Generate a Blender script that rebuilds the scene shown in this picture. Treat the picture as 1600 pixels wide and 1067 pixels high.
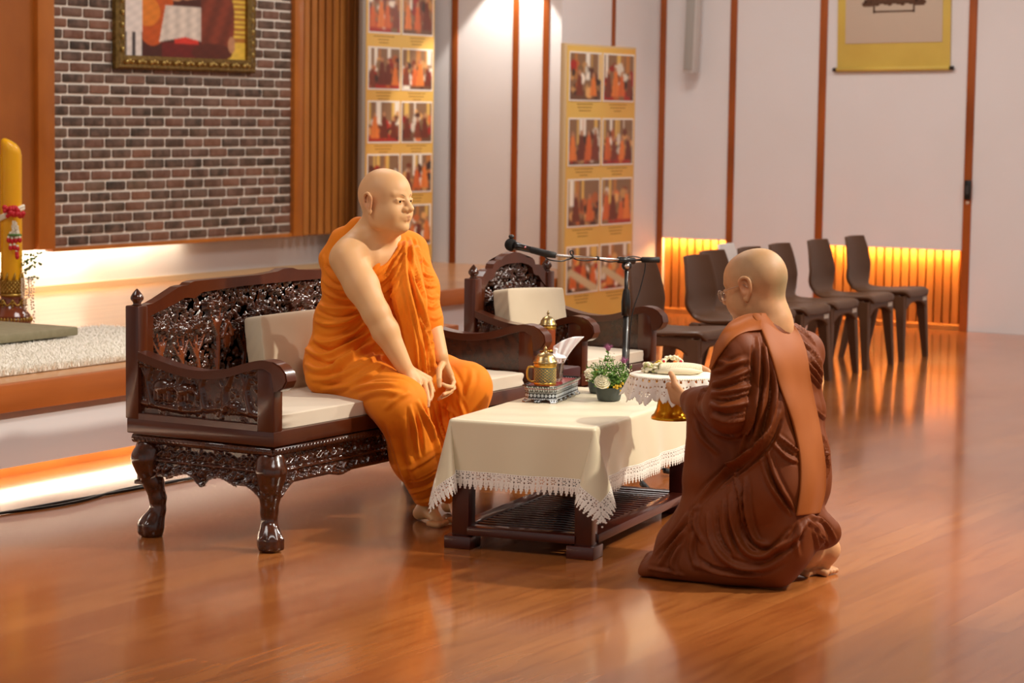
import bpy, bmesh, math, random
import numpy as np
from mathutils import Vector, Matrix
from mathutils.bvhtree import BVHTree
for _o in list(bpy.data.objects): bpy.data.objects.remove(_o)
S = bpy.context.scene
COL = S.collection
random.seed(7); RNG = np.random.RandomState(7)
PI = math.pi
# ------------------------------------------------------------------ camera
EYE = np.array([0., 0., 1.55])
RV = np.array([0.50987, -0.86010, 0.01400])
UV = np.array([0.07607, 0.06130, 0.99522])
FV = np.array([0.85687, 0.50636, -0.09667])
FV /= np.linalg.norm(FV); RV -= FV * (RV @ FV); RV /= np.linalg.norm(RV); UV = np.cross(RV, FV)
FPX = 3700.
cam = bpy.data.cameras.new('camera'); cam_o = bpy.data.objects.new('camera', cam); COL.objects.link(cam_o)
cam.sensor_width = 36.; cam.lens = FPX / 1600 * 36; cam.clip_start = .1; cam.clip_end = 200
cam_o.matrix_world = Matrix(((RV[0], UV[0], -FV[0], 0), (RV[1], UV[1], -FV[1], 0), (RV[2], UV[2], -FV[2], 1.55), (0, 0, 0, 1)))
cam.dof.use_dof = True; cam.dof.focus_distance = 8.6; cam.dof.aperture_fstop = 4.2
S.camera = cam_o
S.view_settings.view_transform = 'Standard'; S.view_settings.look = 'None'
S.view_settings.gamma = 1; S.view_settings.use_curve_mapping = False
S.view_settings.exposure = 0.22
# ------------------------------------------------------------------ world and large lights
W = bpy.data.worlds.new('world'); S.world = W; W.use_nodes = True
W.node_tree.nodes['Background'].inputs[0].default_value = (1.0, .95, .91, 1)
W.node_tree.nodes['Background'].inputs[1].default_value = .34

def area_light(name, loc, size, energy, col=(1, .97, .93), target=None, sy=None):
    l = bpy.data.lights.new(name, 'AREA'); l.energy = energy; l.color = col; l.size = size
    if sy: l.shape = 'RECTANGLE'; l.size_y = sy
    o = bpy.data.objects.new(name, l); COL.objects.link(o); o.location = loc
    if target is not None: o.rotation_euler = (Vector(target) - Vector(loc)).to_track_quat('-Z', 'Y').to_euler()
    return o
def spot_light(name, loc, target, energy, angle, blend=.3, size=.08, col=(1, .90, .76)):
    l = bpy.data.lights.new(name, 'SPOT'); l.energy = energy; l.color = col; l.spot_size = math.radians(angle)
    l.spot_blend = blend; l.shadow_soft_size = size
    o = bpy.data.objects.new(name, l); COL.objects.link(o); o.location = loc
    o.rotation_euler = (Vector(target) - Vector(loc)).to_track_quat('-Z', 'Y').to_euler()
    return o
# unseen ceiling lights; the pair by the far wall added to brighten it
for _x, _y, _e in ((4.5, 1.5, 60), (9.5, 1.5, 80), (13.6, 2.5, 72), (4.5, 6.5, 55), (9.5, 6.8, 62), (13.4, 6.6, 72)):
    area_light('unseen_ceiling_light', (_x, _y, 4.35), 1.6, _e)
# track spots of the hall, aimed at the seating group
spot_light('track_spot_light', (8.6, .2, 4.2), (7.4, 4.3, .5), 950, 46, .5, .10)
spot_light('track_spot_light', (12.5, 2.0, 4.2), (7.8, 4.3, .5), 420, 40, .5, .10)
spot_light('wall_wash_light', (14.68, 8.80, 2.80), (14.84, 8.90, .9), 66, 76, .22, .02, (1, .93, .84))

# ------------------------------------------------------------------ picture rays -> places in the hall
def ray(x, y): return RV * (x - 800) / FPX - UV * (y - 533.5) / FPX + FV
def ony(x, y, Y): d = ray(x, y); return EYE + d * Y / d[1]
def onx(x, y, X): d = ray(x, y); return EYE + d * X / d[0]
def onz(x, y, z): d = ray(x, y); return EYE + d * (z - 1.55) / d[2]
def depth(P): return float((np.array(P) - EYE) @ FV)
# ------------------------------------------------------------------ materials
def lin(h):
    if isinstance(h, str):
        h = h.lstrip('#'); c = [int(h[i:i+2], 16) / 255 for i in (0, 2, 4)]
    else: c = h
    return tuple((v / 12.92 if v <= .04045 else ((v + .055) / 1.055) ** 2.4) for v in c) + (1,)
MATS = {}
def mat(name, col, rough=.6, metal=0, spec=.5, noise=None, bump=None, coat=0, sss=0, sheen=0, attr=None, emis=None, trans=0, ior=1.45, coatr=.08, two=None):
    if name in MATS: return MATS[name]
    m = bpy.data.materials.new(name); m.use_nodes = True; N = m.node_tree.nodes; L = m.node_tree.links
    b = N['Principled BSDF']; c = lin(col)
    b.inputs['Base Color'].default_value = c; b.inputs['Roughness'].default_value = rough
    b.inputs['Metallic'].default_value = metal; b.inputs['Specular IOR Level'].default_value = spec
    b.inputs['IOR'].default_value = ior
    if coat: b.inputs['Coat Weight'].default_value = coat; b.inputs['Coat Roughness'].default_value = coatr
    if sss:
        b.inputs['Subsurface Weight'].default_value = sss; b.inputs['Subsurface Radius'].default_value = (.012, .005, .003)
        b.inputs['Subsurface Scale'].default_value = 1.0
    if sheen: b.inputs['Sheen Weight'].default_value = sheen; b.inputs['Sheen Roughness'].default_value = .45
    if trans: b.inputs['Transmission Weight'].default_value = trans
    if emis: b.inputs['Emission Color'].default_value = lin(emis[0]); b.inputs['Emission Strength'].default_value = emis[1]
    src = None
    if attr:
        a = N.new('ShaderNodeAttribute'); a.attribute_name = attr; src = a.outputs['Color']
    if noise:   # (scale, second colour, amount, detail)
        tc = N.new('ShaderNodeTexCoord'); n = N.new('ShaderNodeTexNoise'); n.inputs['Scale'].default_value = noise[0]
        n.inputs['Detail'].default_value = noise[3] if len(noise) > 3 else 4
        st = noise[4] if len(noise) > 4 else (1, 1, 1)
        mp = N.new('ShaderNodeMapping'); mp.inputs['Scale'].default_value = st
        L.new(tc.outputs['Object'], mp.inputs['Vector']); L.new(mp.outputs['Vector'], n.inputs['Vector'])
        r = N.new('ShaderNodeMapRange'); r.inputs[1].default_value = .35; r.inputs[2].default_value = .65
        r.inputs[3].default_value = 0; r.inputs[4].default_value = noise[2]
        mx = N.new('ShaderNodeMix'); mx.data_type = 'RGBA'
        L.new(n.outputs['Fac'], r.inputs[0]); L.new(r.outputs[0], mx.inputs[0])
        if src: L.new(src, mx.inputs[6])
        else: mx.inputs[6].default_value = c
        mx.inputs[7].default_value = lin(noise[1]); src = mx.outputs[2]
    if src: L.new(src, b.inputs['Base Color'])
    if bump:    # (scale, strength, distance, stretch)
        tc = N.new('ShaderNodeTexCoord'); n = N.new('ShaderNodeTexNoise'); n.inputs['Scale'].default_value = bump[0]
        n.inputs['Detail'].default_value = 3
        mp = N.new('ShaderNodeMapping'); mp.inputs['Scale'].default_value = bump[3] if len(bump) > 3 else (1, 1, 1)
        L.new(tc.outputs['Object'], mp.inputs['Vector']); L.new(mp.outputs['Vector'], n.inputs['Vector'])
        bp = N.new('ShaderNodeBump'); bp.inputs['Strength'].default_value = bump[1]; bp.inputs['Distance'].default_value = bump[2]
        L.new(n.outputs['Fac'], bp.inputs['Height']); L.new(bp.outputs['Normal'], b.inputs['Normal'])
    MATS[name] = m; return m
# ------------------------------------------------------------------ mesh helpers
def link(name, me, m=None, parent=None, smooth=False):
    o = bpy.data.objects.new(name, me); COL.objects.link(o)
    if m:
        for x in (m if isinstance(m, (list, tuple)) else [m]): me.materials.append(x)
    if parent is not None: o.parent = parent; o.matrix_parent_inverse = parent.matrix_basis.inverted()
    if smooth: me.shade_smooth()
    return o
def from_bm(name, bm, m=None, parent=None, smooth=False, sharp=None):
    bmesh.ops.recalc_face_normals(bm, faces=bm.faces)
    me = bpy.data.meshes.new(name); bm.to_mesh(me); bm.free()
    o = link(name, me, m, parent, smooth)
    if smooth and sharp is not None: me.set_sharp_from_angle(angle=math.radians(sharp))
    return o
def from_np(name, V, Fc, m=None, parent=None, smooth=True):
    me = bpy.data.meshes.new(name); V = np.asarray(V, dtype=np.float32); Fc = np.asarray(Fc, dtype=np.int32)
    me.vertices.add(len(V)); me.vertices.foreach_set('co', V.ravel())
    k = Fc.shape[1]; me.loops.add(Fc.size); me.loops.foreach_set('vertex_index', Fc.ravel())
    me.polygons.add(len(Fc)); me.polygons.foreach_set('loop_start', np.arange(0, Fc.size, k, dtype=np.int32))
    me.polygons.foreach_set('loop_total', np.full(len(Fc), k, dtype=np.int32))
    me.update(calc_edges=True); me.validate()
    o = link(name, me, m, parent, smooth); return o
def tag(o, label=None, cat=None, group=None, kind=None):
    if label: o['label'] = label
    if cat: o['category'] = cat
    if group: o['group'] = group
    if kind: o['kind'] = kind
    return o
def empty(name, loc, rz=0, **k):
    o = bpy.data.objects.new(name, None); COL.objects.link(o); o.location = loc; o.rotation_euler = (0, 0, rz)
    o.empty_display_size = .1
    tag(o, **k); return o
def local(o): return o.matrix_basis.copy()
def box(bm, x0, x1, y0, y1, z0, z1, bev=0, seg=2, M=None):
    r = bmesh.ops.create_cube(bm, size=1)['verts']
    bmesh.ops.scale(bm, vec=(x1-x0, y1-y0, z1-z0), verts=r)
    bmesh.ops.translate(bm, vec=((x0+x1)/2, (y0+y1)/2, (z0+z1)/2), verts=r)
    if bev:
        es = list({e for v in r for e in v.link_edges})
        rr = bmesh.ops.bevel(bm, geom=es, offset=bev, segments=seg, affect='EDGES', profile=.5)
        r = list({v for f in rr['faces'] for v in f.verts} | {v for v in r if v.is_valid})
    if M is not None: bmesh.ops.transform(bm, matrix=M, verts=r)
    return r
def boxo(name, b, m, parent=None, bev=0, M=None):
    bm = bmesh.new(); box(bm, *b, bev=bev, M=M); return from_bm(name, bm, m, parent, smooth=bev > 0, sharp=40)
def prism(bm, pts, axis, a, b):
    """extrude a closed 2-D outline along axis ('x': pts are (y,z); 'y': (x,z); 'z': (x,y))"""
    def mk(p, t):
        return {'x': (t, p[0], p[1]), 'y': (p[0], t, p[1]), 'z': (p[0], p[1], t)}[axis]
    v0 = [bm.verts.new(mk(p, a)) for p in pts]; v1 = [bm.verts.new(mk(p, b)) for p in pts]
    n = len(pts); fs = []
    for i in range(n): fs.append(bm.faces.new((v0[i], v0[(i+1) % n], v1[(i+1) % n], v1[i])))
    f0 = bm.faces.new(v0); f1 = bm.faces.new(v1[::-1])
    return v0 + v1
def lathe(bm, prof, seg=32, c=(0, 0, 0), cap=True, M=None, flute=None):
    rings = []
    for r, z in prof:
        ring = []
        for k in range(seg):
            a = 2*PI*k/seg; rr = r
            if flute: rr = r * (1 + flute[1] * math.cos(flute[0]*a))
            ring.append(bm.verts.new((c[0]+rr*math.cos(a), c[1]+rr*math.sin(a), c[2]+z)))
        rings.append(ring)
    for i in range(len(rings)-1):
        for k in range(seg):
            bm.faces.new((rings[i][k], rings[i][(k+1) % seg], rings[i+1][(k+1) % seg], rings[i+1][k]))
    if cap:
        if prof[0][0] > 1e-4: bm.faces.new(rings[0][::-1])
        if prof[-1][0] > 1e-4: bm.faces.new(rings[-1])
    vs = [v for r in rings for v in r]
    if M is not None: bmesh.ops.transform(bm, matrix=M, verts=vs)
    return vs
def catmull(P, n=8, closed=False):
    P = [np.array(p, float) for p in P]; out = []
    m = len(P); rng = range(m if closed else m-1)
    for i in rng:
        p0 = P[(i-1) % m] if (closed or i > 0) else 2*P[0]-P[1]
        p1 = P[i]; p2 = P[(i+1) % m]
        p3 = P[(i+2) % m] if (closed or i+2 < m) else 2*P[-1]-P[-2]
        for k in range(n):
            t = k/n
            out.append(.5*((2*p1)+(-p0+p2)*t+(2*p0-5*p1+4*p2-p3)*t*t+(-p0+3*p1-3*p2+p3)*t**3))
    if not closed: out.append(P[-1])
    return out
def tube(bm, pts, r, seg=10, closed=False, cap=True, flat=None):
    pts = [np.array(p, float) for p in pts]; n = len(pts)
    rs = r if hasattr(r, '__len__') else [r]*n
    T = []
    for i in range(n):
        a = pts[(i-1) % n] if (closed or i > 0) else pts[0]; b = pts[(i+1) % n] if (closed or i < n-1) else pts[-1]
        t = b-a; T.append(t/(np.linalg.norm(t)+1e-12))
    up = np.array([0, 0, 1.]) if abs(T[0][2]) < .9 else np.array([1., 0, 0])
    u = np.cross(up, T[0]); u /= np.linalg.norm(u)
    rings = []
    for i in range(n):
        u = u - T[i]*(u@T[i]); u /= np.linalg.norm(u)+1e-12; v = np.cross(T[i], u)
        ring = []
        for k in range(seg):
            a = 2*PI*k/seg
            ring.append(bm.verts.new(tuple(pts[i]+rs[i]*(math.cos(a)*u+math.sin(a)*v*(flat or 1)))))
        rings.append(ring)
    m = n if closed else n-1
    for i in range(m):
        A = rings[i]; B = rings[(i+1) % n]
        for k in range(seg): bm.faces.new((A[k], A[(k+1) % seg], B[(k+1) % seg], B[k]))
    if cap and not closed: bm.faces.new(rings[0][::-1]); bm.faces.new(rings[-1])
def tubeo(name, pts, r, m, parent=None, seg=10, closed=False, flat=None):
    bm = bmesh.new(); tube(bm, pts, r, seg, closed, flat=flat); return from_bm(name, bm, m, parent, True)
def sphere(bm, c, r, u=14, v=10, sc=(1, 1, 1), M=None):
    x = bmesh.ops.create_uvsphere(bm, u_segments=u, v_segments=v, radius=r)['verts']
    bmesh.ops.scale(bm, vec=sc, verts=x)
    if M is not None: bmesh.ops.transform(bm, matrix=M, verts=x)
    bmesh.ops.translate(bm, vec=c, verts=x); return x
def grid_obj(name, P, m, parent=None, keep=None, closed_u=False, smooth=True):
    """P: (nu,nv,3) array -> quad sheet"""
    nu, nv = P.shape[:2]; idx = np.arange(nu*nv).reshape(nu, nv)
    a = idx[:-1, :-1]; b = idx[1:, :-1]; c = idx[1:, 1:]; d = idx[:-1, 1:]
    Fc = np.stack([a, b, c, d], -1).reshape(-1, 4)
    if keep is not None: Fc = Fc[keep.reshape(-1)]
    return from_np(name, P.reshape(-1, 3), Fc, m, parent, smooth)
def paint(o, cols):
    """per-vertex colours that belong to the thing itself (print, dye, stubble)"""
    a = o.data.color_attributes.new('tint', 'FLOAT_COLOR', 'POINT')
    c = np.ones((len(cols), 4), dtype=np.float32); c[:, :3] = cols; a.data.foreach_set('color', c.ravel())
def copy_tree(o, parent=None):
    c = o.copy(); COL.objects.link(c); c.parent = parent
    for ch in o.children: copy_tree(ch, c)
    return c
# ------------------------------------------------------------------ smooth-union volumes -> surfaces
class Vol:
    def __init__(s, lo, hi, h):
        s.lo = np.array(lo, float); s.h = h; s.n = np.ceil((np.array(hi)-s.lo)/h).astype(int)+1
        s.F = np.full(s.n, 1., dtype=np.float32)
    def win(s, lo, hi, m):
        a = np.clip(np.floor((np.array(lo)-m-s.lo)/s.h).astype(int), 0, s.n-1)
        b = np.clip(np.ceil((np.array(hi)+m-s.lo)/s.h).astype(int)+1, 1, s.n)
        if (b <= a).any(): return None
        g = [(s.lo[i]+s.h*np.arange(a[i], b[i])).astype(np.float32) for i in range(3)]
        return tuple(slice(a[i], b[i]) for i in range(3)), g[0][:, None, None], g[1][None, :, None], g[2][None, None, :]
    def mix(s, sl, d, k, op):
        A = s.F[sl]
        if op == 'u':
            if k > 0:
                h = np.maximum(k-np.abs(A-d), 0)/k; s.F[sl] = np.minimum(A, d)-h*h*k*.25
            else: s.F[sl] = np.minimum(A, d)
        else:
            d = -d
            if k > 0:
                h = np.maximum(k-np.abs(A-d), 0)/k; s.F[sl] = np.maximum(A, d)+h*h*k*.25
            else: s.F[sl] = np.maximum(A, d)
    def cone(s, a, ra, b, rb, k=.02, op='u', sq=None):
        a = np.array(a, float); b = np.array(b, float); r = max(ra, rb)
        w = s.win(np.minimum(a, b)-r, np.maximum(a, b)+r, k+3*s.h)
        if w is None: return
        sl, X, Y, Z = w; d = b-a; L = max(d@d, 1e-9)
        t = np.clip(((X-a[0])*d[0]+(Y-a[1])*d[1]+(Z-a[2])*d[2])/L, 0, 1)
        q = np.sqrt((X-a[0]-t*d[0])**2+(Y-a[1]-t*d[1])**2+(Z-a[2]-t*d[2])**2)-(ra+(rb-ra)*t)
        s.mix(sl, q, k, op)
    def chain(s, pts, rs, k=.01, op='u'):
        for i in range(len(pts)-1): s.cone(pts[i], rs[i], pts[i+1], rs[i+1], k, op)
    def ell(s, c, r, R=None, k=.02, op='u'):
        """R: 3x3 whose ROWS are the ellipsoid's own axes"""
        c = np.array(c, float); r = np.array(r, float); m = r.max()
        w = s.win(c-m, c+m, k+3*s.h)
        if w is None: return
        sl, X, Y, Z = w; X = X-c[0]; Y = Y-c[1]; Z = Z-c[2]
        if R is None: u, v, q = X, Y, Z
        else:
            R = np.array(R); u = R[0, 0]*X+R[0, 1]*Y+R[0, 2]*Z; v = R[1, 0]*X+R[1, 1]*Y+R[1, 2]*Z; q = R[2, 0]*X+R[2, 1]*Y+R[2, 2]*Z
        k0 = np.sqrt((u/r[0])**2+(v/r[1])**2+(q/r[2])**2)
        k1 = np.sqrt((u/r[0]**2)**2+(v/r[1]**2)**2+(q/r[2]**2)**2)
        s.mix(sl, k0*(k0-1)/np.maximum(k1, 1e-6), k, op)
    def half(s, p, n, k=.0):
        """remove everything on the side the normal n points to"""
        sl, X, Y, Z = s.win(s.lo, s.lo+s.h*s.n, 0)
        n = np.array(n, float); n /= np.linalg.norm(n)
        d = -((X-p[0])*n[0]+(Y-p[1])*n[1]+(Z-p[2])*n[2])
        s.mix(sl, d, k, 's')
    def surface(s):
        F = s.F; F = np.pad(F, 1, constant_values=1.); lo = s.lo-s.h
        I = F < 0; nx, ny, nz = F.shape
        cnt = np.zeros((nx-1, ny-1, nz-1), dtype=np.uint8)
        for i in (0, 1):
            for j in (0, 1):
                for k in (0, 1): cnt += I[i:nx-1+i, j:ny-1+j, k:nz-1+k]
        act = (cnt > 0) & (cnt < 8)
        ci = np.argwhere(act); idx = np.full(act.shape, -1, dtype=np.int32); idx[act] = np.arange(len(ci))
        P = np.zeros((len(ci), 3)); c = np.zeros(len(ci))
        for ax in range(3):
            o1, o2 = [x for x in range(3) if x != ax]
            for a in (0, 1):
                for b in (0, 1):
                    q = ci.copy(); q[:, o1] += a; q[:, o2] += b; q2 = q.copy(); q2[:, ax] += 1
                    fa = F[q[:, 0], q[:, 1], q[:, 2]]; fb = F[q2[:, 0], q2[:, 1], q2[:, 2]]
                    m = (fa < 0) != (fb < 0); t = np.where(m, fa/np.where(m, fa-fb, 1), 0)
                    p = q.astype(float); p[:, ax] += t; P[m] += p[m]; c[m] += 1
        P /= c[:, None]; P = lo+P*s.h
        faces = []
        for ax in range(3):
            o1, o2 = [(ax+1) % 3, (ax+2) % 3]
            sl0 = [slice(1, -1)]*3; sl0[ax] = slice(0, -1); sl1 = [slice(1, -1)]*3; sl1[ax] = slice(1, None)
            A = I[tuple(sl0)]; B = I[tuple(sl1)]
            for flip, M in ((False, A & ~B), (True, ~A & B)):
                e = np.argwhere(M)
                if not len(e): continue
                off = np.ones(3, int); off[ax] = 0; e = e+off
                def cell(d1, d2):
                    q = e.copy(); q[:, o1] += d1; q[:, o2] += d2; return idx[q[:, 0], q[:, 1], q[:, 2]]
                qd = np.stack([cell(-1, -1), cell(0, -1), cell(0, 0), cell(-1, 0)], -1)
                faces.append(qd[:, ::-1] if flip else qd)
        return P, np.concatenate(faces)
def smooth_np(V, Fc, it=2, lam=.5):
    e = np.concatenate([Fc[:, [0, 1]], Fc[:, [1, 2]], Fc[:, [2, 3]], Fc[:, [3, 0]]]); n = len(V)
    deg = np.bincount(e[:, 0], minlength=n)+np.bincount(e[:, 1], minlength=n)
    for _ in range(it):
        A = np.zeros_like(V)
        for a in range(3):
            A[:, a] = np.bincount(e[:, 0], V[e[:, 1], a], n)+np.bincount(e[:, 1], V[e[:, 0], a], n)
        V = V+lam*(A/np.maximum(deg, 1)[:, None]-V)
    return V
def normals_np(V, Fc):
    N = np.cross(V[Fc[:, 2]]-V[Fc[:, 0]], V[Fc[:, 3]]-V[Fc[:, 1]]); R = np.zeros_like(V)
    for c in range(4):
        for a in range(3): R[:, a] += np.bincount(Fc[:, c], N[:, a], len(V))
    return R/(np.linalg.norm(R, axis=1)[:, None]+1e-12)
def polyd(V, P):
    """distance of vertices to a 3-D polyline and the arc parameter of the nearest point"""
    P = np.array(P); best = np.full(len(V), 9.); tt = np.zeros(len(V)); side = np.zeros(len(V))
    L = np.concatenate([[0], np.cumsum(np.linalg.norm(np.diff(P, axis=0), axis=1))])
    for i in range(len(P)-1):
        a = P[i]; d = P[i+1]-a; q = d@d+1e-12; t = np.clip(((V-a)@d)/q, 0, 1)
        D = np.linalg.norm(V-a-t[:, None]*d, axis=1); m = D < best
        best[m] = D[m]; tt[m] = (L[i]+t[m]*(L[i+1]-L[i]))/L[-1]
    return best, tt
FK = 1.7
def fold(V, Fc, strokes, bvh=None, N=None):
    """push cloth folds into a surface: strokes are (picture polyline, height mm, half-width mm)"""
    if bvh is None: bvh = BVHTree.FromPolygons(V.tolist(), Fc.tolist())
    if N is None: N = normals_np(V, Fc)
    D = np.zeros(len(V)); o = Vector(EYE)
    for st in strokes:
        pts, amp, wd = st[:3]
        pl = catmull([(p[0], p[1]) for p in pts], 5) if len(pts) > 2 else [np.array(pts[0])+(np.array(pts[1])-np.array(pts[0]))*t for t in np.linspace(0, 1, 8)]
        P = []
        for p in pl:
            h = bvh.ray_cast(o, Vector(ray(p[0], p[1])).normalized())
            if h[0] is not None and (not P or (np.linalg.norm(np.array(h[0])-P[-1]) < .09)): P.append(np.array(h[0]))
        if len(P) < 2: continue
        P = np.array(P); w = wd/1000.
        lo = P.min(0)-3*w; hi = P.max(0)+3*w; m = np.where(((V > lo) & (V < hi)).all(1))[0]
        if not len(m): continue
        d, t = polyd(V[m], P); e = st[3] if len(st) > 3 else .55
        tp = np.clip(np.sin(np.clip(t, 0, 1)*PI), 0, 1)**e
        D[m] += FK*amp/1000.*(np.exp(-(d/(w*.9))**1.6)*tp - .40*np.exp(-((d-1.6*w)/(.7*w))**2)*tp)
    return V+N*D[:, None]
# ================================================================== SETTING
def wood_floor_mat():
    m = bpy.data.materials.new('floor_boards'); m.use_nodes = True; N = m.node_tree.nodes; L = m.node_tree.links; b = N['Principled BSDF']
    tc = N.new('ShaderNodeTexCoord')
    br = N.new('ShaderNodeTexBrick'); br.offset = .37; br.offset_frequency = 2
    for k, v in (('Scale', 1), ('Mortar Size', .0012), ('Mortar Smooth', .3), ('Brick Width', 2.6), ('Row Height', .19), ('Bias', 0)): br.inputs[k].default_value = v
    br.inputs['Color1'].default_value = (0, 0, 0, 1); br.inputs['Color2'].default_value = (1, 1, 1, 1); br.inputs['Mortar'].default_value = (.5, .5, .5, 1)
    L.new(tc.outputs['Object'], br.inputs['Vector'])
    mp = N.new('ShaderNodeMapping'); mp.inputs['Scale'].default_value = (1.1, 11, 1); L.new(tc.outputs['Object'], mp.inputs['Vector'])
    n1 = N.new('ShaderNodeTexNoise'); n1.inputs['Scale'].default_value = 2.2; n1.inputs['Detail'].default_value = 6; n1.inputs['Distortion'].default_value = .6; L.new(mp.outputs[0], n1.inputs['Vector'])
    n2 = N.new('ShaderNodeTexNoise'); n2.inputs['Scale'].default_value = .9; n2.inputs['Detail'].default_value = 2; L.new(tc.outputs['Object'], n2.inputs['Vector'])
    a = N.new('ShaderNodeMix'); a.data_type = 'RGBA'; a.inputs[6].default_value = lin('#9c5828'); a.inputs[7].default_value = lin('#b06c36')
    L.new(br.outputs['Color'], a.inputs[0])
    c = N.new('ShaderNodeMix'); c.data_type = 'RGBA'; c.inputs[7].default_value = lin('#87461f')
    r = N.new('ShaderNodeMapRange'); r.inputs[1].default_value = .45; r.inputs[2].default_value = .75; r.inputs[4].default_value = .75
    L.new(n1.outputs['Fac'], r.inputs[0]); L.new(r.outputs[0], c.inputs[0]); L.new(a.outputs[2], c.inputs[6])
    d = N.new('ShaderNodeMix'); d.data_type = 'RGBA'; d.inputs[7].default_value = lin('#7c4220')
    L.new(br.outputs['Fac'], d.inputs[0]); L.new(c.outputs[2], d.inputs[6]); L.new(d.outputs[2], b.inputs['Base Color'])
    r2 = N.new('ShaderNodeMapRange'); r2.inputs[1].default_value = .3; r2.inputs[2].default_value = .7; r2.inputs[3].default_value = .13; r2.inputs[4].default_value = .23
    L.new(n2.outputs['Fac'], r2.inputs[0]); L.new(r2.outputs[0], b.inputs['Roughness'])
    bp = N.new('ShaderNodeBump'); bp.inputs['Strength'].default_value = .12; bp.inputs['Distance'].default_value = .0008
    ad = N.new('ShaderNodeMath'); ad.operation = 'SUBTRACT'; L.new(n2.outputs['Fac'], ad.inputs[0]); L.new(br.outputs['Fac'], ad.inputs[1])
    L.new(ad.outputs[0], bp.inputs['Height']); L.new(bp.outputs[0], b.inputs['Normal'])
    b.inputs['Specular IOR Level'].default_value = .62; b.inputs['Coat Weight'].default_value = .35; b.inputs['Coat Roughness'].default_value = .10
    return m
M_FLOOR = wood_floor_mat()
M_WALL = mat('painted_wall', '#e6e1df', .75, noise=(1.5, '#e0dad6', .5))
M_WALL2 = mat('painted_wall_cool', '#e4e2e2', .7)
M_CEIL = mat('ceiling_paint', '#e6dccf', .9)
M_STRIP = mat('teak_strip', '#a8561d', .45, noise=(6, '#7c3a10', .7, 4, (1, 1, .25)))
M_TEAK = mat('teak_board', '#c07428', .38, noise=(5, '#8f4a14', .7, 5, (.4, 1, .25)), coat=.2)
M_TEAKD = mat('teak_dark', '#ab6424', .45, noise=(5, '#7c3c0e', .6, 5, (.4, 1, .25)))
M_SLAT = mat('teak_slat', '#b87632', .5, noise=(7, '#84460f', .6, 4, (1, 1, .15)))
M_STAGE = mat('stage_boards', '#c08a58', .28, noise=(3, '#a46c3c', .6, 5, (.25, 3, 1)), coat=.3)
M_STAGEF = mat('stage_fascia', '#b05f22', .38, noise=(4, '#8a4514', .7, 5, (.25, 1, 2)), coat=.2)
def st(o): o['kind'] = 'structure'; return o
st(boxo('floor', (-4, 16.9, -9, 10.2, -.08, 0), M_FLOOR))
st(boxo('ceiling', (-4, 16.9, -9, 10.2, 4.5, 4.58), M_CEIL))
# back wall (behind the stage), side wall with its step and the lit slat niches
st(boxo('wall_back', (-4, 15.1, 9.77, 10.0, 0, 4.5), M_WALL))
st(boxo('wall_right_step', (14.94, 15.1, 8.45, 9.77, 0, 4.5), M_WALL))
st(boxo('wall_right_return', (15.1, 16.7, 8.45, 8.55, 0, 4.5), M_WALL))
bm = bmesh.new()
NZ = .585
box(bm, 16.5, 16.62, -9, 5.945, 0, 4.5)
box(bm, 16.5, 16.62, 5.945, 8.45, NZ, 4.5)
box(bm, 16.5, 16.62, 7.065, 7.84, 0, NZ)
st(from_bm('wall_right', bm, M_WALL))
M_LEDN = mat('led_strip_amber', '#ffffff', .5, emis=('#ffb04a', 26))
M_LEDW = mat('led_strip_warm', '#ffffff', .5, emis=('#ffe9c4', 15))
def niche(y0, y1, n):
    bm = bmesh.new(); box(bm, 16.66, 16.70, y0-.05, y1+.05, 0, NZ+.1)
    w = (y1-y0)/n
    for i in range(n):
        y = y0+w*i; box(bm, 16.625, 16.665, y+w*.12, y+w*.88, .03, NZ+.06, bev=.004)
    box(bm, 16.5, 16.665, y0, y1, 0, .035)
    st(from_bm('trim_1', bm, M_SLAT))
    st(boxo('trim_2', (16.53, 16.56, y0+.02, y1-.02, NZ+.012, NZ+.024), M_LEDN))
    a = area_light('led_niche_light', (16.575, (y0+y1)/2, NZ-.004), .03, 12*(y1-y0), (1, .58, .20), sy=y1-y0-.04)
    a.rotation_euler = (Vector((16.66, (y0+y1)/2, 0))-Vector((16.575, (y0+y1)/2, NZ-.004))).to_track_quat('-Z', 'X').to_euler()
niche(7.84, 8.45, 9); niche(5.945, 7.065, 17)
def strip(X, Y, z0, z1, n, w=.05):
    st(boxo('trim_%d' % n, (X-.012, X+.01, Y-w/2, Y+w/2, z0, z1), M_STRIP, bev=.003))
strip(14.94, 9.353, .42, 4.5, 3); strip(14.94, 8.829, .42, 4.5, 4); strip(14.94, 8.575, 0, 4.5, 5)
st(boxo('trim_6', (15.695, 15.745, 8.44, 8.452, 0, 4.5), M_STRIP, bev=.003))
strip(16.5, 8.425, 0, 4.5, 7); strip(16.5, 7.825, 0, 4.5, 8, .055); strip(16.5, 7.085, 0, 4.5, 9, .06); strip(16.5, 5.925, 0, 4.5, 10, .06)
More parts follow.
